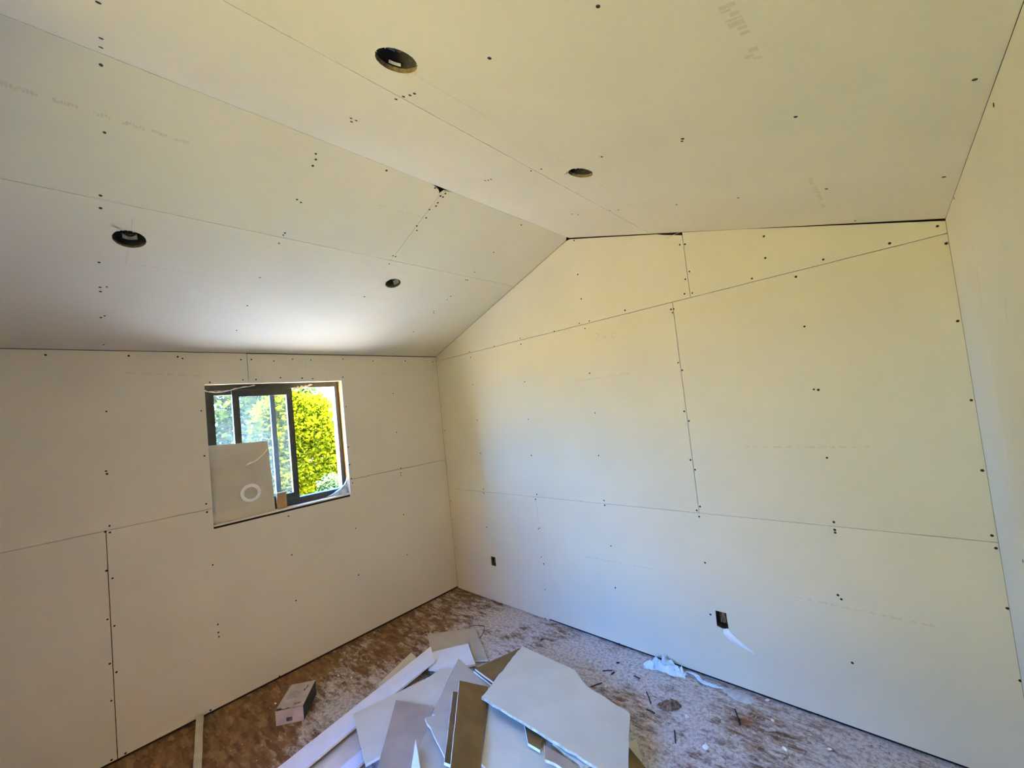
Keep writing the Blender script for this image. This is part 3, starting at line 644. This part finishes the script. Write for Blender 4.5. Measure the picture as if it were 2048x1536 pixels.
# ------------------------------------------------------------------ downlight cutouts: open cans above the holes
def downlight(i, key, hx, hy, hr, label):
    f, nrm = SURF[key]
    base = f(hx, hy)
    up = -nrm
    q = up.to_track_quat('Z', 'Y').to_matrix()
    P = lambda r, a, h: base + q @ Vector((r * math.cos(a), r * math.sin(a), h))
    t = empty('downlight_cutout', base, label=label, category='ceiling hole', group='round downlight cutouts in the ceiling')
    inv = Matrix.Translation(-base)
    seg = 32
    R_ = hr + 0.003
    def add(name, verts, faces, mat, smooth=False):
        me = mesh_from([v - base for v in verts], faces, name, None, smooth)
        return link(name, me, mat, t)
    h0, h1 = T + 0.001, T + 0.078
    verts = [P(R_, 2 * math.pi * s / seg, h0) for s in range(seg)] + [P(R_ * 0.97, 2 * math.pi * s / seg, h1) for s in range(seg)]
    faces = [(s, (s + 1) % seg, seg + (s + 1) % seg, seg + s) for s in range(seg)] + [tuple(range(seg, 2 * seg))]
    add('can', verts, faces, 'galvanised', True)
    # bent metal tab and a pale scrap inside, each at its own angle
    away = q.transposed() @ (base - cam.location)
    a = math.atan2(away.y, away.x)
    def tab(a0, a1, h_lo, h_hi, rr0):
        n = 8
        vb = []
        for k in range(n + 1):
            t_ = a + a0 + (a1 - a0) * k / n
            vb += [P(rr0, t_, h_lo), P(rr0 * 0.94, t_, h_hi), P(rr0 - 0.0015, t_, h_lo), P(rr0 * 0.94 - 0.0015, t_, h_hi)]
        fc = []
        for k in range(n):
            b0, b1 = 4 * k, 4 * k + 4
            fc += [(b0, b1, b1 + 1, b0 + 1), (b0 + 2, b0 + 3, b1 + 3, b1 + 2), (b0, b0 + 2, b1 + 2, b1), (b0 + 1, b1 + 1, b1 + 3, b0 + 3)]
        fc += [(0, 1, 3, 2), (4 * n, 4 * n + 2, 4 * n + 3, 4 * n + 1)]
        add('metal_tab', vb, fc, 'foil')
    spec = [[(0.10, 0.75, 0.050, 0.076, hr * 0.97), (-0.25, 0.40, 0.016, 0.022, hr * 0.97)], [(0.42, 0.60, 0.030, 0.044, hr * 0.97), (-0.65, -0.30, 0.040, 0.058, hr * 0.97)],
            [(-0.55, 0.45, 0.046, 0.076, hr * 0.97)], [(-0.95, -0.08, 0.018, 0.070, hr * 0.97)]][i]
    for sp_ in spec:
        tab(*sp_)
    c, s_ = math.cos(a), math.sin(a)
    def Q(u, v, h): return base + q @ Vector((u * c - v * s_, u * s_ + v * c, h))
    # cable whip
    path = [Q(-0.02, -0.02, 0.08), Q(-0.005, -0.03, 0.05), Q(0.015, -0.01, 0.035), Q(0.025, 0.015, 0.05), Q(0.02, 0.03, 0.078)]
    add_me = tube_mesh([v - base for v in smooth_path(path, 5)], 0.004, 6)
    link('cable', add_me, 'black_steel', t)
    # ragged paper round the saw cut
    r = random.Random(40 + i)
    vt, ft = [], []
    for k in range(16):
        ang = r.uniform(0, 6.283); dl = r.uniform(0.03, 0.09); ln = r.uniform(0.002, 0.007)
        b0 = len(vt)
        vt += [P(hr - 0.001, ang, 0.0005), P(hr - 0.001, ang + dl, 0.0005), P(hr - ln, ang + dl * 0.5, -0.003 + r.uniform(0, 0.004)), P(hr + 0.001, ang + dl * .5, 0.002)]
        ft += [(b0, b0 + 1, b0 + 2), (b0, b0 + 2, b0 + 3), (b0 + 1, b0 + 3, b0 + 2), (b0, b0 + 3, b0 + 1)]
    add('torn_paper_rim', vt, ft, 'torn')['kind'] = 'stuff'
    return t, P
tt, P1 = downlight(0, *HOLES[0], 'largest round downlight hole, nearest the camera on the right ceiling slope')
tt2, P2 = downlight(1, *HOLES[1], 'round downlight hole on right ceiling slope, close to the gable wall')
tt3, P3 = downlight(2, *HOLES[2], 'round downlight hole with torn paper edge, leftmost on the left ceiling slope')
tt4, P4 = downlight(3, *HOLES[3], 'small round downlight hole on left ceiling slope, above and right of the window')
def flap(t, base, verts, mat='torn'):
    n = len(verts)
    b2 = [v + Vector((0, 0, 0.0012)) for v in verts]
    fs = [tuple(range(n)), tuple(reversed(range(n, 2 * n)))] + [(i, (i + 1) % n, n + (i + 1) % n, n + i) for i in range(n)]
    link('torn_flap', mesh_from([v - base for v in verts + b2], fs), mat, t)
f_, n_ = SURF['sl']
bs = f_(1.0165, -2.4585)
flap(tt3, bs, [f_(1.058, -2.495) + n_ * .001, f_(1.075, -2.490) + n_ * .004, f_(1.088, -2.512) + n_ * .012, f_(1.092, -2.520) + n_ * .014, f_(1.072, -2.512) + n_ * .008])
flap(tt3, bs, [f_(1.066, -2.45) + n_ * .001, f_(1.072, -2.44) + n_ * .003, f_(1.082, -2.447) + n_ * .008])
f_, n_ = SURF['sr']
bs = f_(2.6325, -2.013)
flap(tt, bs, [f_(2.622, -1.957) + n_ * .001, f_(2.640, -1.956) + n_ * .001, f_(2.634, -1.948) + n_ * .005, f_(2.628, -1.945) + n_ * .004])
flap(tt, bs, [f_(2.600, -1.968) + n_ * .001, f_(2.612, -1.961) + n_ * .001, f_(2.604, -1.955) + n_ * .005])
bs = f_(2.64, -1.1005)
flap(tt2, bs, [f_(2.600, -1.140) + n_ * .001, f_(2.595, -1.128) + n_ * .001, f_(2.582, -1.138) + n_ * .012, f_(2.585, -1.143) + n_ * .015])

# ------------------------------------------------------------------ outlet boxes in the gable wall
def outlet(x0, x1, z0, z1, label, flap_pts):
    cx, cz = (x0 + x1) / 2, (z0 + z1) / 2
    t = empty('outlet_box', (cx, 0.0, z0), label=label, category='outlet box', group='open outlet boxes in the gable wall')
    y0, y1 = 0.004, 0.062
    a, b_, c, d = x0 - 0.001 - cx, x1 + 0.001 - cx, -0.001, z1 + 0.001 - z0
    th = 0.002
    verts = [(a, y0, c), (b_, y0, c), (b_, y0, d), (a, y0, d), (a, y1, c), (b_, y1, c), (b_, y1, d), (a, y1, d)]
    faces = [(4, 5, 6, 7), (0, 1, 5, 4), (1, 2, 6, 5), (2, 3, 7, 6), (3, 0, 4, 7)]
    o = link('box_body', mesh_from(verts, faces), 'box_blue', t)
    md = o.modifiers.new('thickness', 'SOLIDIFY'); md.thickness = th; md.offset = 1
    for k, dx in enumerate((-0.008, 0.004, 0.012)):
        p = [(dx, 0.055, d * 0.95), (dx * 0.5, 0.035, d * 0.75), (dx + 0.003, 0.022, d * 0.45), (dx - 0.004, 0.026, d * 0.22)]
        link('cable', tube_mesh(smooth_path(p, 5), 0.0022, 6), ['wire', 'wire', 'copper'][k], t)
    return t
o1 = outlet(0.561, 0.621, 0.340, 0.424, 'open outlet box low on gable wall, near the left corner', None)
o2 = outlet(2.580, 2.642, 0.345, 0.441, 'open outlet box low on gable wall with torn paper hanging below it', None)
# torn face paper peeled down from the second box
def crumple(rows, name, parent, mat, thick=0.0012, **props):
    """rows: list of equal-length rows of points -> a sheet"""
    nr, nc = len(rows), len(rows[0])
    verts = [Vector(p) for r_ in rows for p in r_]
    faces = [(r_ * nc + c, r_ * nc + c + 1, (r_ + 1) * nc + c + 1, (r_ + 1) * nc + c) for r_ in range(nr - 1) for c in range(nc - 1)]
    o = link(name, mesh_from(verts, faces), mat, parent, **props)
    md = o.modifiers.new('thickness', 'SOLIDIFY'); md.thickness = thick
    return o
bx, bz = 2.611, 0.345
rows = [[(2.640 - bx, -0.002, 0.350 - bz), (2.628 - bx, -0.004, 0.346 - bz), (2.614 - bx, -0.002, 0.341 - bz)],
        [(2.668 - bx, -0.004, 0.322 - bz), (2.645 - bx, -0.016, 0.318 - bz), (2.612 - bx, -0.006, 0.316 - bz)],
        [(2.700 - bx, -0.003, 0.296 - bz), (2.680 - bx, -0.012, 0.288 - bz), (2.636 - bx, -0.004, 0.286 - bz)],
        [(2.740 - bx, -0.002, 0.268 - bz), (2.722 - bx, -0.007, 0.262 - bz), (2.690 - bx, -0.003, 0.266 - bz)],
        [(2.772 - bx, -0.001, 0.246 - bz), (2.768 - bx, -0.002, 0.243 - bz), (2.760 - bx, -0.001, 0.243 - bz)]]
crumple(rows, 'torn_paper', o2, 'white')

# ------------------------------------------------------------------ drywall offcuts in the pile
def ragged(pts, seed, jit, step=0.04):
    r = random.Random(seed)
    out = []
    for i in range(len(pts)):
        a, b_ = Vector(pts[i]), Vector(pts[(i + 1) % len(pts)])
        n = max(1, int((b_ - a).length / step))
        for k in range(n):
            p = a.lerp(b_, k / n)
            if k:
                p = p + Vector((r.uniform(-jit, jit), r.uniform(-jit, jit), 0))
            out.append(p)
    return out
def offcut(seed, pts, face, label, jit=0.001, side='gypsum', back='brown'):
    P = [Vector(p) for p in pts]
    n = Vector((0, 0, 0))
    for i in range(len(P)):
        n += P[i].cross(P[(i + 1) % len(P)])
    n.normalize()
    if n.z < 0:
        n = -n
    c = sum(P, Vector()) / len(P)
    ex = (P[1] - P[0]).normalized(); ey = n.cross(ex)
    loop = [((p - c).dot(ex), (p - c).dot(ey)) for p in P]
    loop = [(q.x, q.y) for q in ragged([(a, b_, 0) for a, b_ in loop], seed, jit)]
    me = slab_mesh(loop, [], lambda a, b_: Vector((a, b_, 0)), Vector((0, 0, -T)), 1, 2)
    o = link('drywall_offcut', me, [face, side, back], None, label=label, category='drywall offcut', group='drywall offcuts heaped on the floor')
    o.matrix_world = Matrix.Translation(c) @ Matrix((ex, ey, n)).transposed().to_4x4()
    return o
OFFCUT_LABELS = {
 'long_white': 'long narrow white drywall strip along the left edge of the heap',
 'back_grey': 'square grey drywall offcut at the back of the heap, nearest the room corner',
 'small_white': 'small white drywall offcut lying on the rearmost grey offcut',
 'peek_grey': 'grey drywall sliver poking out behind the long white strip',
 'floor_beige': 'cream drywall offcut flat on the floor below the long white strip',
 'floor_bluewhite': 'short bluish white drywall strip under the pale panel, bottom left',
 'pale_blue_panel': 'wide pale drywall panel with a pointed corner lying over the long white strip',
 'taupe_panel': 'grey-brown backed drywall panel in front of the pale pointed panel',
 'beige_long': 'warm grey drywall piece with its point toward the corner, mid heap',
 'beige_low': 'warm grey scored drywall piece at the bottom middle of the picture',
 'white_shard': 'thin sharp white drywall shard standing out at the bottom edge',
 'corner_grey': 'small grey drywall corner with a broken white edge, left of the upright brown board',
 'narrow_brown': 'narrow dark brown drywall sliver tucked beside the upright brown board',
 'tall_brown': 'tilted brown-backed drywall board with a bright white left edge',
 'pale_low_panel': 'pale drywall panel shaded beneath the big top panel',
 'brown_under': 'lower of two stacked brown-backed offcuts behind the big panel',
 'brown_upper': 'upper of two stacked brown-backed offcuts behind the big panel',
 'big_panel': 'largest ivory drywall panel on top of the heap, with a broken front edge',
 'cavity_dark': 'brown drywall scrap with pale edges in the gap under the big panel',
 'cavity_brown': 'folded grey-brown drywall scrap under the front edge of the big panel',
 'edge_strip': 'cream drywall strip pressed under the big panel near the bottom edge',
 'right_grey': 'small grey drywall scrap on the floor right of the big panel',
 'right_brown': 'dark brown drywall scrap at the bottom edge right of the big panel',
}
for i, (nm, pts, face) in enumerate(SCRAPS):
    jit = 0.004 if nm in ('big_panel', 'edge_strip', 'cavity_dark', 'cavity_brown', 'corner_grey') else 0.001
    side = 'gypsum_dirty' if nm in ('big_panel', 'edge_strip', 'cavity_brown') else 'gypsum'
    back = 'brown' if face not in ('brown', 'taupe') else 'grey'
    o = offcut(100 + i, pts, face, OFFCUT_LABELS[nm], jit, side, back)

# ------------------------------------------------------------------ carton of screws by the window wall
e1 = Vector((0.107, 0.124, 0)).normalized(); e2 = Vector((-0.204, 0.141, 0)).normalized()
bw_, bd_, bh_ = 0.164, 0.245, 0.088
cart = empty('screw_carton', (0.51, -1.871, 0.0), label='small pale cardboard carton with dark printing on the floor by the window wall', category='carton')
cart.matrix_world = Matrix.Translation((0.51, -1.871, 0.001)) @ Matrix((e1, e2, Vector((0, 0, 1)))).transposed().to_4x4()
th = 0.002
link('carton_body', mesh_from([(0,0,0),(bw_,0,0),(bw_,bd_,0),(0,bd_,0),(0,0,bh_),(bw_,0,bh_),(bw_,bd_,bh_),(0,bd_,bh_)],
     [(0,1,2,3),(0,1,5,4),(1,2,6,5),(2,3,7,6),(3,0,4,7)], 'carton', [0,0,1,0,0]), ['carton', 'carton_shade'], cart)
solid(cart.children[0], 0.002)
# lid: not quite closed, torn near the front left
lid = link('lid', slab_mesh([(0.0, 0.020), (0.035, 0.018), (0.036, 0.004), (0.060, 0.004), (0.062, 0.012), (0.080, 0.012), (0.082, 0.002), (bw_, 0.0), (bw_, bd_), (0.012, bd_)], [],
     lambda a, b_: Vector((a, b_, bh_ + 0.004 - 0.012 * 0 )), Vector((0, 0, -0.002))), 'carton', cart)
def decal(name, rects, fn, mat, parent):
    v, f = [], []
    for (a0, b0, a1, b1) in rects:
        k = len(v); v += [fn(a0, b0), fn(a1, b0), fn(a1, b1), fn(a0, b1)]; f.append((k, k+1, k+2, k+3))
    return link(name, mesh_from(v, f), mat, parent)
frontf = lambda a, b_: Vector((a, -0.0024, b_))
topf = lambda a, b_: Vector((a, b_, bh_ + 0.0044))
r = random.Random(3)
bars = []
xx = 0.062
while xx < 0.096:
    w_ = r.choice((0.0012, 0.002, 0.003)); bars.append((xx, 0.016, xx + w_, 0.040)); xx += w_ + r.choice((0.0008, 0.0014))
decal('barcode', bars, frontf, 'ink', cart.children[0])
decal('printed_block', [(0.03, 0.09 + 0.012 * k, 0.03 + r.uniform(0.05, 0.075), 0.096 + 0.012 * k) for k in range(7)], topf, 'ink_grey', lid)
decal('printed_bars', [(0.100 + 0.007 * k, 0.022, 0.104 + 0.007 * k, 0.040 + 0.004 * (k % 2)) for k in range(6)], topf, 'ink', lid)
decal('printed_mark', [(0.116, 0.150, 0.128, 0.172), (0.126, 0.172, 0.134, 0.205)], topf, 'ink_red', lid)

# ------------------------------------------------------------------ lath by the window wall
def lath(p, q, w_, t_, label):
    p, q = Vector(p), Vector(q)
    d = (q - p); L_ = d.length; d.normalize(); s = Vector((0, 0, 1)).cross(d).normalized(); u = d.cross(s)
    loop = [(0.0, -w_ * 0.25), (0.012, -w_ * 0.45), (0.03, -w_ / 2)] + [(L_ * k / 8, -w_ / 2 + 0.001 * (k % 2)) for k in range(1, 9)] + [(L_ * k / 8, w_ / 2 - 0.001 * (k % 3)) for k in range(8, 0, -1)] + [(0.03, w_ / 2), (0.010, w_ * 0.46), (0.0, w_ * 0.2)]
    me = slab_mesh(loop, [], lambda a, b_: Vector((a, b_, 0)), Vector((0, 0, -t_)))
    o = link('wood_lath', me, 'stick', None, label=label, category='stick')
    o.matrix_world = Matrix.Translation(p) @ Matrix((d, s, u)).transposed().to_4x4()
lath((0.006, -2.168, 0.040), (0.86, -2.330, 0.009), 0.040, 0.008, 'flat dusty wooden lath lying on the floor with one end against the window wall')

# ------------------------------------------------------------------ things on the window sill
xs = -0.034
scrap = link('leaning_offcut', slab_mesh([(q.x, q.y) for q in ragged([(-2.026, 1.2225, 0), (-1.629, 1.2225, 0), (-1.642, 1.757, 0), (-2.026, 1.773, 0)], 9, 0.0012)], [],
     lambda a, b_: Vector((xs - (b_ - 1.22) * 0.05, a, b_)), Vector((-T, 0, 0)), 1, 2), ['leaning', 'gypsum', 'brown'], None,
     label='square grey drywall offcut with a white ring, propped in the lower left of the window', category='drywall offcut')
sx_ = lambda z: xs - (z - 1.22) * 0.05
seg = 40
vv, ff = [], []
prof = [(0.068, 0.0), (0.068, 0.006), (0.064, 0.009), (0.047, 0.009), (0.043, 0.006), (0.043, 0.0)]
for s in range(seg):
    a = 2 * math.pi * s / seg
    for rr_, hh_ in prof:
        z = 1.388 + rr_ * math.sin(a)
        vv.append(Vector((sx_(z) + 0.0004 + hh_, -1.785 + rr_ * math.cos(a), z)))
np_ = len(prof)
for s in range(seg):
    for k in range(np_):
        ff.append((s * np_ + k, s * np_ + (k + 1) % np_, ((s + 1) % seg) * np_ + (k + 1) % np_, ((s + 1) % seg) * np_ + k))
link('trim_ring', mesh_from(vv, ff, 'ring', None, True), 'ring', scrap, label='white round downlight trim ring')
tear = [(-1.8, 1.595), (-1.775, 1.606), (-1.75, 1.611), (-1.725, 1.624), (-1.70, 1.641), (-1.675, 1.660), (-1.648, 1.694)]
r = random.Random(8)
vv, ff = [], []
for i, (a, b_) in enumerate(tear):
    w_ = r.uniform(0.003, 0.0065)
    for dz, hx_ in ((-w_, 0.0004), (0, 0.004), (w_, 0.0004)):
        vv.append(Vector((sx_(b_ + dz) + hx_, a, b_ + dz)))
    if i:
        for k in range(2):
            ff.append((3 * i - 3 + k, 3 * i - 2 + k, 3 * i + 1 + k, 3 * i + k))
link('paper_tear', mesh_from(vv, ff), 'gypsum', scrap)
link('wood_block', box_mesh(-0.070, -0.032, -1.612, -1.545, 1.2212, 1.345, 0.002), 'pine', None, label='short tan wood block standing on the sill beside the leaning offcut', category='wood block')
r = random.Random(12)
rows = []
for i in range(7):
    t_ = i / 6
    row = []
    for j in range(6):
        u = j / 5
        y = -1.052 - (0.02 + 0.17 * u) * (1 - t_ * 0.9) + r.uniform(-0.006, 0.006) * (u > 0)
        z = 1.2225 + 0.135 * t_ * (1 - 0.55 * u) + 0.004 * (t_ > 0) * r.random()
        x = -0.028 - 0.03 * u * (1 - t_) + (0.010 if (i + j) % 2 else -0.008) * (1 if i else 0.3)
        row.append((x, min(y, -1.0515), z))
    rows.append(row)
crumple(rows, 'plastic_film', None, 'film', 0.0008, label='crumpled bluish plastic film in the lower right corner of the window', category='plastic film')

# ------------------------------------------------------------------ rubbish along the foot of the gable wall
def crumpled_sheet(name, pts, width, height, seed, mat, label, category, cols=7, amp=0.02):
    r = random.Random(seed)
    path = smooth_path(pts, 4)
    rows = []
    for i, p in enumerate(path):
        d = (path[min(i + 1, len(path) - 1)] - path[max(i - 1, 0)]); d.z = 0; d.normalize()
        s = Vector((-d.y, d.x, 0))
        prof = math.sin(math.pi * min(1.0, (i + 0.35) / len(path)))
        row = []
        for j in range(cols):
            u = j / (cols - 1) - 0.5
            hgt = height * (1 - 4 * u * u) * prof * r.uniform(0.2, 1.2)
            row.append(p + s * (u * width * (0.5 + 0.5 * prof)) + Vector((r.uniform(-amp, amp) * 0.4, r.uniform(-amp, amp) * 0.4, max(0.001, hgt))))
        rows.append(row)
    return crumple(rows, name, None, mat, 0.0008, label=label, category=category)
crumpled_sheet('crumpled_wrap', [(2.105, -0.115, 0.002), (2.18, -0.075, 0.002), (2.25, -0.062, 0.002), (2.32, -0.060, 0.002), (2.375, -0.058, 0.002)], 0.085, 0.085, 3, 'film', 'crumpled bluish white paper wrap on the floor at the foot of the gable wall', 'paper scrap')
crumpled_sheet('twisted_strip', [(2.36, -0.030, 0.012), (2.42, -0.040, 0.018), (2.47, -0.066, 0.008), (2.53, -0.062, 0.004), (2.585, -0.048, 0.004)], 0.030, 0.016, 6, 'film', 'twisted white paper strip trailing right from the crumpled wrap', 'paper scrap', 4, 0.006)
crumpled_sheet('brown_paper', [(2.335, -0.400, 0.002), (2.37, -0.372, 0.002), (2.40, -0.345, 0.002), (2.42, -0.315, 0.002)], 0.085, 0.035, 15, 'leafpaper', 'crumpled dark brown paper scrap on the dusty floor right of the heap', 'paper scrap', 6, 0.014)

# spilled dust beside the strip: low mound, one object
def dust_spill():
    r = random.Random(30)
    nx, ny = 18, 10
    rows = []
    for i in range(nx):
        row = []
        for j in range(ny):
            u, v = i / (nx - 1), j / (ny - 1)
            env = math.sin(math.pi * u) * math.sin(math.pi * v)
            row.append(Vector((2.545 + 0.20 * u + 0.04 * v + r.uniform(-.004, .004), -0.016 - 0.10 * v * (0.5 + 0.5 * math.sin(math.pi * u)) + r.uniform(-.003, .003), -0.002 + 0.0095 * env * r.uniform(0.7, 1.2))))
        rows.append(row)
    verts = [p for row in rows for p in row]
    faces = [(a * ny + b_, a * ny + b_ + 1, (a + 1) * ny + b_ + 1, (a + 1) * ny + b_) for a in range(nx - 1) for b_ in range(ny - 1)]
    link('spilled_gypsum_dust', mesh_from(verts, faces, 'dust', None, True), 'dust', None, label='pale gypsum dust spilled on the floor at the gable wall', category='dust', kind='stuff')
dust_spill()

# dark splinters and nails lying about
SPL = ['long dark splinter lying beside a small gypsum plug right of the big panel', 'dark splinter lying flat behind the big panel, toward the gable wall', 'short dark sliver at the end of the splinter behind the big panel',
       'dark splinter between the heap and the crumpled wrap', 'thin dark splinter left of the crumpled brown paper', 'dark speck of wood nearest the gable wall behind the heap',
       'small dark chip near the start of the black gap under the gable wall', 'thin bent dark sliver below the crumpled brown paper', 'dark sliver just right of the big panel corner', 'dark splinter below the spilled dust']
for i, (a, b_) in enumerate(SPLINTERS):
    p, q = Vector((*a, 0.004)), Vector((*b_, 0.004))
    m = (p + q) / 2 + Vector((0, 0, 0.002))
    me = tube_mesh([p, m, q], 0.0036 if (q - p).length > 0.03 else 0.005, 5)
    link('splinter', me, 'splinter', None, label=SPL[i], category='splinter', group='dark splinters on the floor')

# gypsum chunks
def chunk(r_, seed):
    r = random.Random(seed)
    bm = bmesh.new()
    bmesh.ops.create_icosphere(bm, subdivisions=2, radius=1.0)
    for v in bm.verts:
        k = r.uniform(0.7, 1.15)
        v.co = Vector((v.co.x * k * r_ * 1.3, v.co.y * k * r_ * 0.9, v.co.z * k * r_ * 0.65))
    me = bpy.data.meshes.new('chunk'); bm.to_mesh(me); bm.free()
    return me
CHL = ['tan gypsum chunk nearest the room corner at the gable wall', 'small gypsum chunk beside the tan chunk in the corner', 'flat gypsum chunk under the start of the blue-lit gable wall',
       'tiny pale crumb on the bare floor between carton and heap', 'second tiny pale crumb right of the first between carton and heap', 'tiny crumb behind the carton near the window wall',
       'white gypsum plug beside the long dark splinter', 'pale crumb behind the big panel near the gable wall', 'gypsum chunk touching the gable wall right of the spilled dust', 'gypsum chunk out from the wall right of the spilled dust',
       'small crumb behind the right corner of the big panel', 'pale crumb by the thin dark splinter', 'pale chip right of the crumpled brown paper', 'long pale gypsum chip at the bottom right of the floor', 'pale gypsum chip in the streaked dust, bottom right', 'rightmost pale gypsum chip on the floor']
for i, (x, y, r_) in enumerate(CHUNKS):
    y = min(y, -r_ * 1.4)
    o = link('gypsum_chunk', chunk(r_, 60 + i), 'gypsum' if i > 2 else 'torn', None, label=CHL[i], category='debris', group='gypsum crumbs on the floor')
    o.location = (x, y, r_ * 0.55)
    o.rotation_euler = (0, 0, i * 1.3)

# fine grit nobody could count
def grit():
    r = random.Random(77)
    verts, faces = [], []
    def bit(x, y, s):
        k = len(verts)
        a = r.uniform(0, 6.28)
        for dx, dy, dz in ((1, 0, 0), (-0.5, 0.8, 0), (-0.5, -0.8, 0), (0, 0, 0.9)):
            verts.append((x + s * (dx * math.cos(a) - dy * math.sin(a)), y + s * (dx * math.sin(a) + dy * math.cos(a)), 0.0003 + s * dz))
        faces.extend([(k, k + 1, k + 3), (k + 1, k + 2, k + 3), (k + 2, k, k + 3), (k, k + 2, k + 1)])
    keep = [[(p[0], p[1]) for p in pts] for _, pts, _ in SCRAPS] + [[(0.46, -1.89), (0.60, -1.72), (0.40, -1.56), (0.27, -1.72)], [(0, -2.22), (0, -2.12), (0.9, -2.28), (0.9, -2.40)], [(2.07, -0.17), (2.07, 0), (2.8, 0), (2.8, -0.17)], [(2.3, -0.46), (2.3, -0.28), (2.47, -0.28), (2.47, -0.46)]]
    for i in range(2600):
        x = r.uniform(0.03, W - 0.05); y = -abs(r.gauss(0, 0.9)) - 0.02
        if y < -3.3 or any(inside((x, y), k) for k in keep):
            continue
        bit(x, y, r.uniform(0.0012, 0.0038))
    mi = [(k // 4) % 2 for k in range(len(faces))]
    link('floor_grit', mesh_from(verts, faces, 'grit', mi), ['gypsum', 'splinter'], None, label='fine pale and dark grit scattered over the strand board floor', category='grit', kind='stuff')
grit()

# wire loop at the back of the heap
link('wire_offcut', tube_mesh(smooth_path(WIRE, 6), 0.0026, 6), 'splinter', None, label='thin dark bent wire behind the rearmost grey offcut', category='wire')

# ------------------------------------------------------------------ outside the window
link('sky_blocker', prism([(-4.0, -0.45), (4.8, -0.45), (4.8, 2.5), (2.5, 2.6), (0.7, 4.6), (-4.0, 5.0)], 'y', -9.2, -9.0), 'blocker_green', None, kind='structure')  # unseen dark screen added, its top shaped to limit sky through the door
link('side_blocker', box_mesh(4.6, 4.8, -9.0, -3.8, -0.45, 4.6), 'blocker_red', None, kind='structure')  # unseen side screen added to block sky and bounce warm light
link('bounce_damper', box_mesh(-0.15, 1.7, -9.0, -3.75, -0.41, -0.385), 'bounce_damper', None, kind='structure')  # unseen dark ground patches added to cut warm bounce through the door
link('bounce_damper', box_mesh(3.1, 4.6, -9.0, -3.75, -0.41, -0.385), 'bounce_damper', None, kind='structure')
link('path', box_mesh(-4.0, -0.2, -6.0, 4.0, -0.42, -0.36), 'bounce_slab', None, kind='structure')  # unseen pale slab added to bounce sunlight up through the window
link('ground', box_mesh(-60, 60, -60, 60, -0.50, -0.40), 'ground', None, kind='structure')
def shrub(name, cx, cy, rx, ry, z0, z1, count, size, mat, label, seed, trunk_r=0.05):
    r = random.Random(seed)
    t = empty(name, (cx, cy, -0.40), label=label, category='shrub')
    verts, faces = [], []
    zc, rz = (z0 + z1) / 2, (z1 - z0) / 2
    for i in range(count):
        while True:
            p = Vector((r.uniform(-1, 1), r.uniform(-1, 1), r.uniform(-1, 1)))
            if 0.45 < p.length < 1.0:
                break
        lump = 1 + 0.07 * math.sin(5 * p.x + seed) * math.sin(4 * p.y + 2 * seed) + 0.05 * math.sin(9 * p.z + seed)
        c = Vector((p.x * rx * lump, p.y * ry * lump, zc + 0.40 + p.z * rz * lump))
        d = Vector((r.gauss(0, 1), r.gauss(0, 1), r.gauss(0, 0.7))).normalized()
        s = d.cross(Vector((r.gauss(0, 1), r.gauss(0, 1), r.gauss(0, 1)))).normalized()
        n = d.cross(s)
        L_ = size * r.uniform(0.6, 1.3)
        k = len(verts)
        verts += [c, c + d * L_ * 0.5 + s * L_ * 0.28 + n * L_ * 0.08, c + d * L_, c + d * L_ * 0.5 - s * L_ * 0.28 + n * L_ * 0.08]
        faces += [(k, k + 1, k + 2), (k, k + 2, k + 3)]
    me = bpy.data.meshes.new('foliage'); me.from_pydata([tuple(v) for v in verts], [], faces); me.update()
    link('foliage', me, mat, t)
    for k in range(5):
        a = 2 * math.pi * k / 5 + seed
        p = [(0.03 * math.cos(a), 0.03 * math.sin(a), 0), (0.2 * rx * math.cos(a), 0.2 * ry * math.sin(a), (zc + 0.4) * 0.6), (0.55 * rx * math.cos(a), 0.55 * ry * math.sin(a), zc + 0.4 + rz * 0.4)]
        link('stem', tube_mesh(smooth_path(p, 5), trunk_r * 0.5, 6), 'bark', t)
    return t
shrub('garden_shrub', -7.7, -0.5, 1.4, 2.3, -0.3, 6.2, 34000, 0.15, 'leaf_green', 'tall green leafy shrub seen through the dusty left half of the window', 4)
shrub('garden_shrub', -5.0, 0.30, 0.7, 0.95, -0.3, 2.60, 24000, 0.09, 'leaf_yellow', 'bright yellow-green shrub filling the open right side of the window', 8)
shrub('garden_shrub', -3.55, 0.26, 0.36, 0.36, -0.35, 0.95, 6000, 0.075, 'leaf_pale', 'low pale green shrub in front of the yellow-green one, seen at the window bottom', 12, 0.03)
shrub('garden_shrub', -9.5, 5.1, 1.7, 1.6, -0.3, 2.5, 9000, 0.15, 'leaf_green', 'farther green shrub glimpsed at the right edge of the open window', 16)
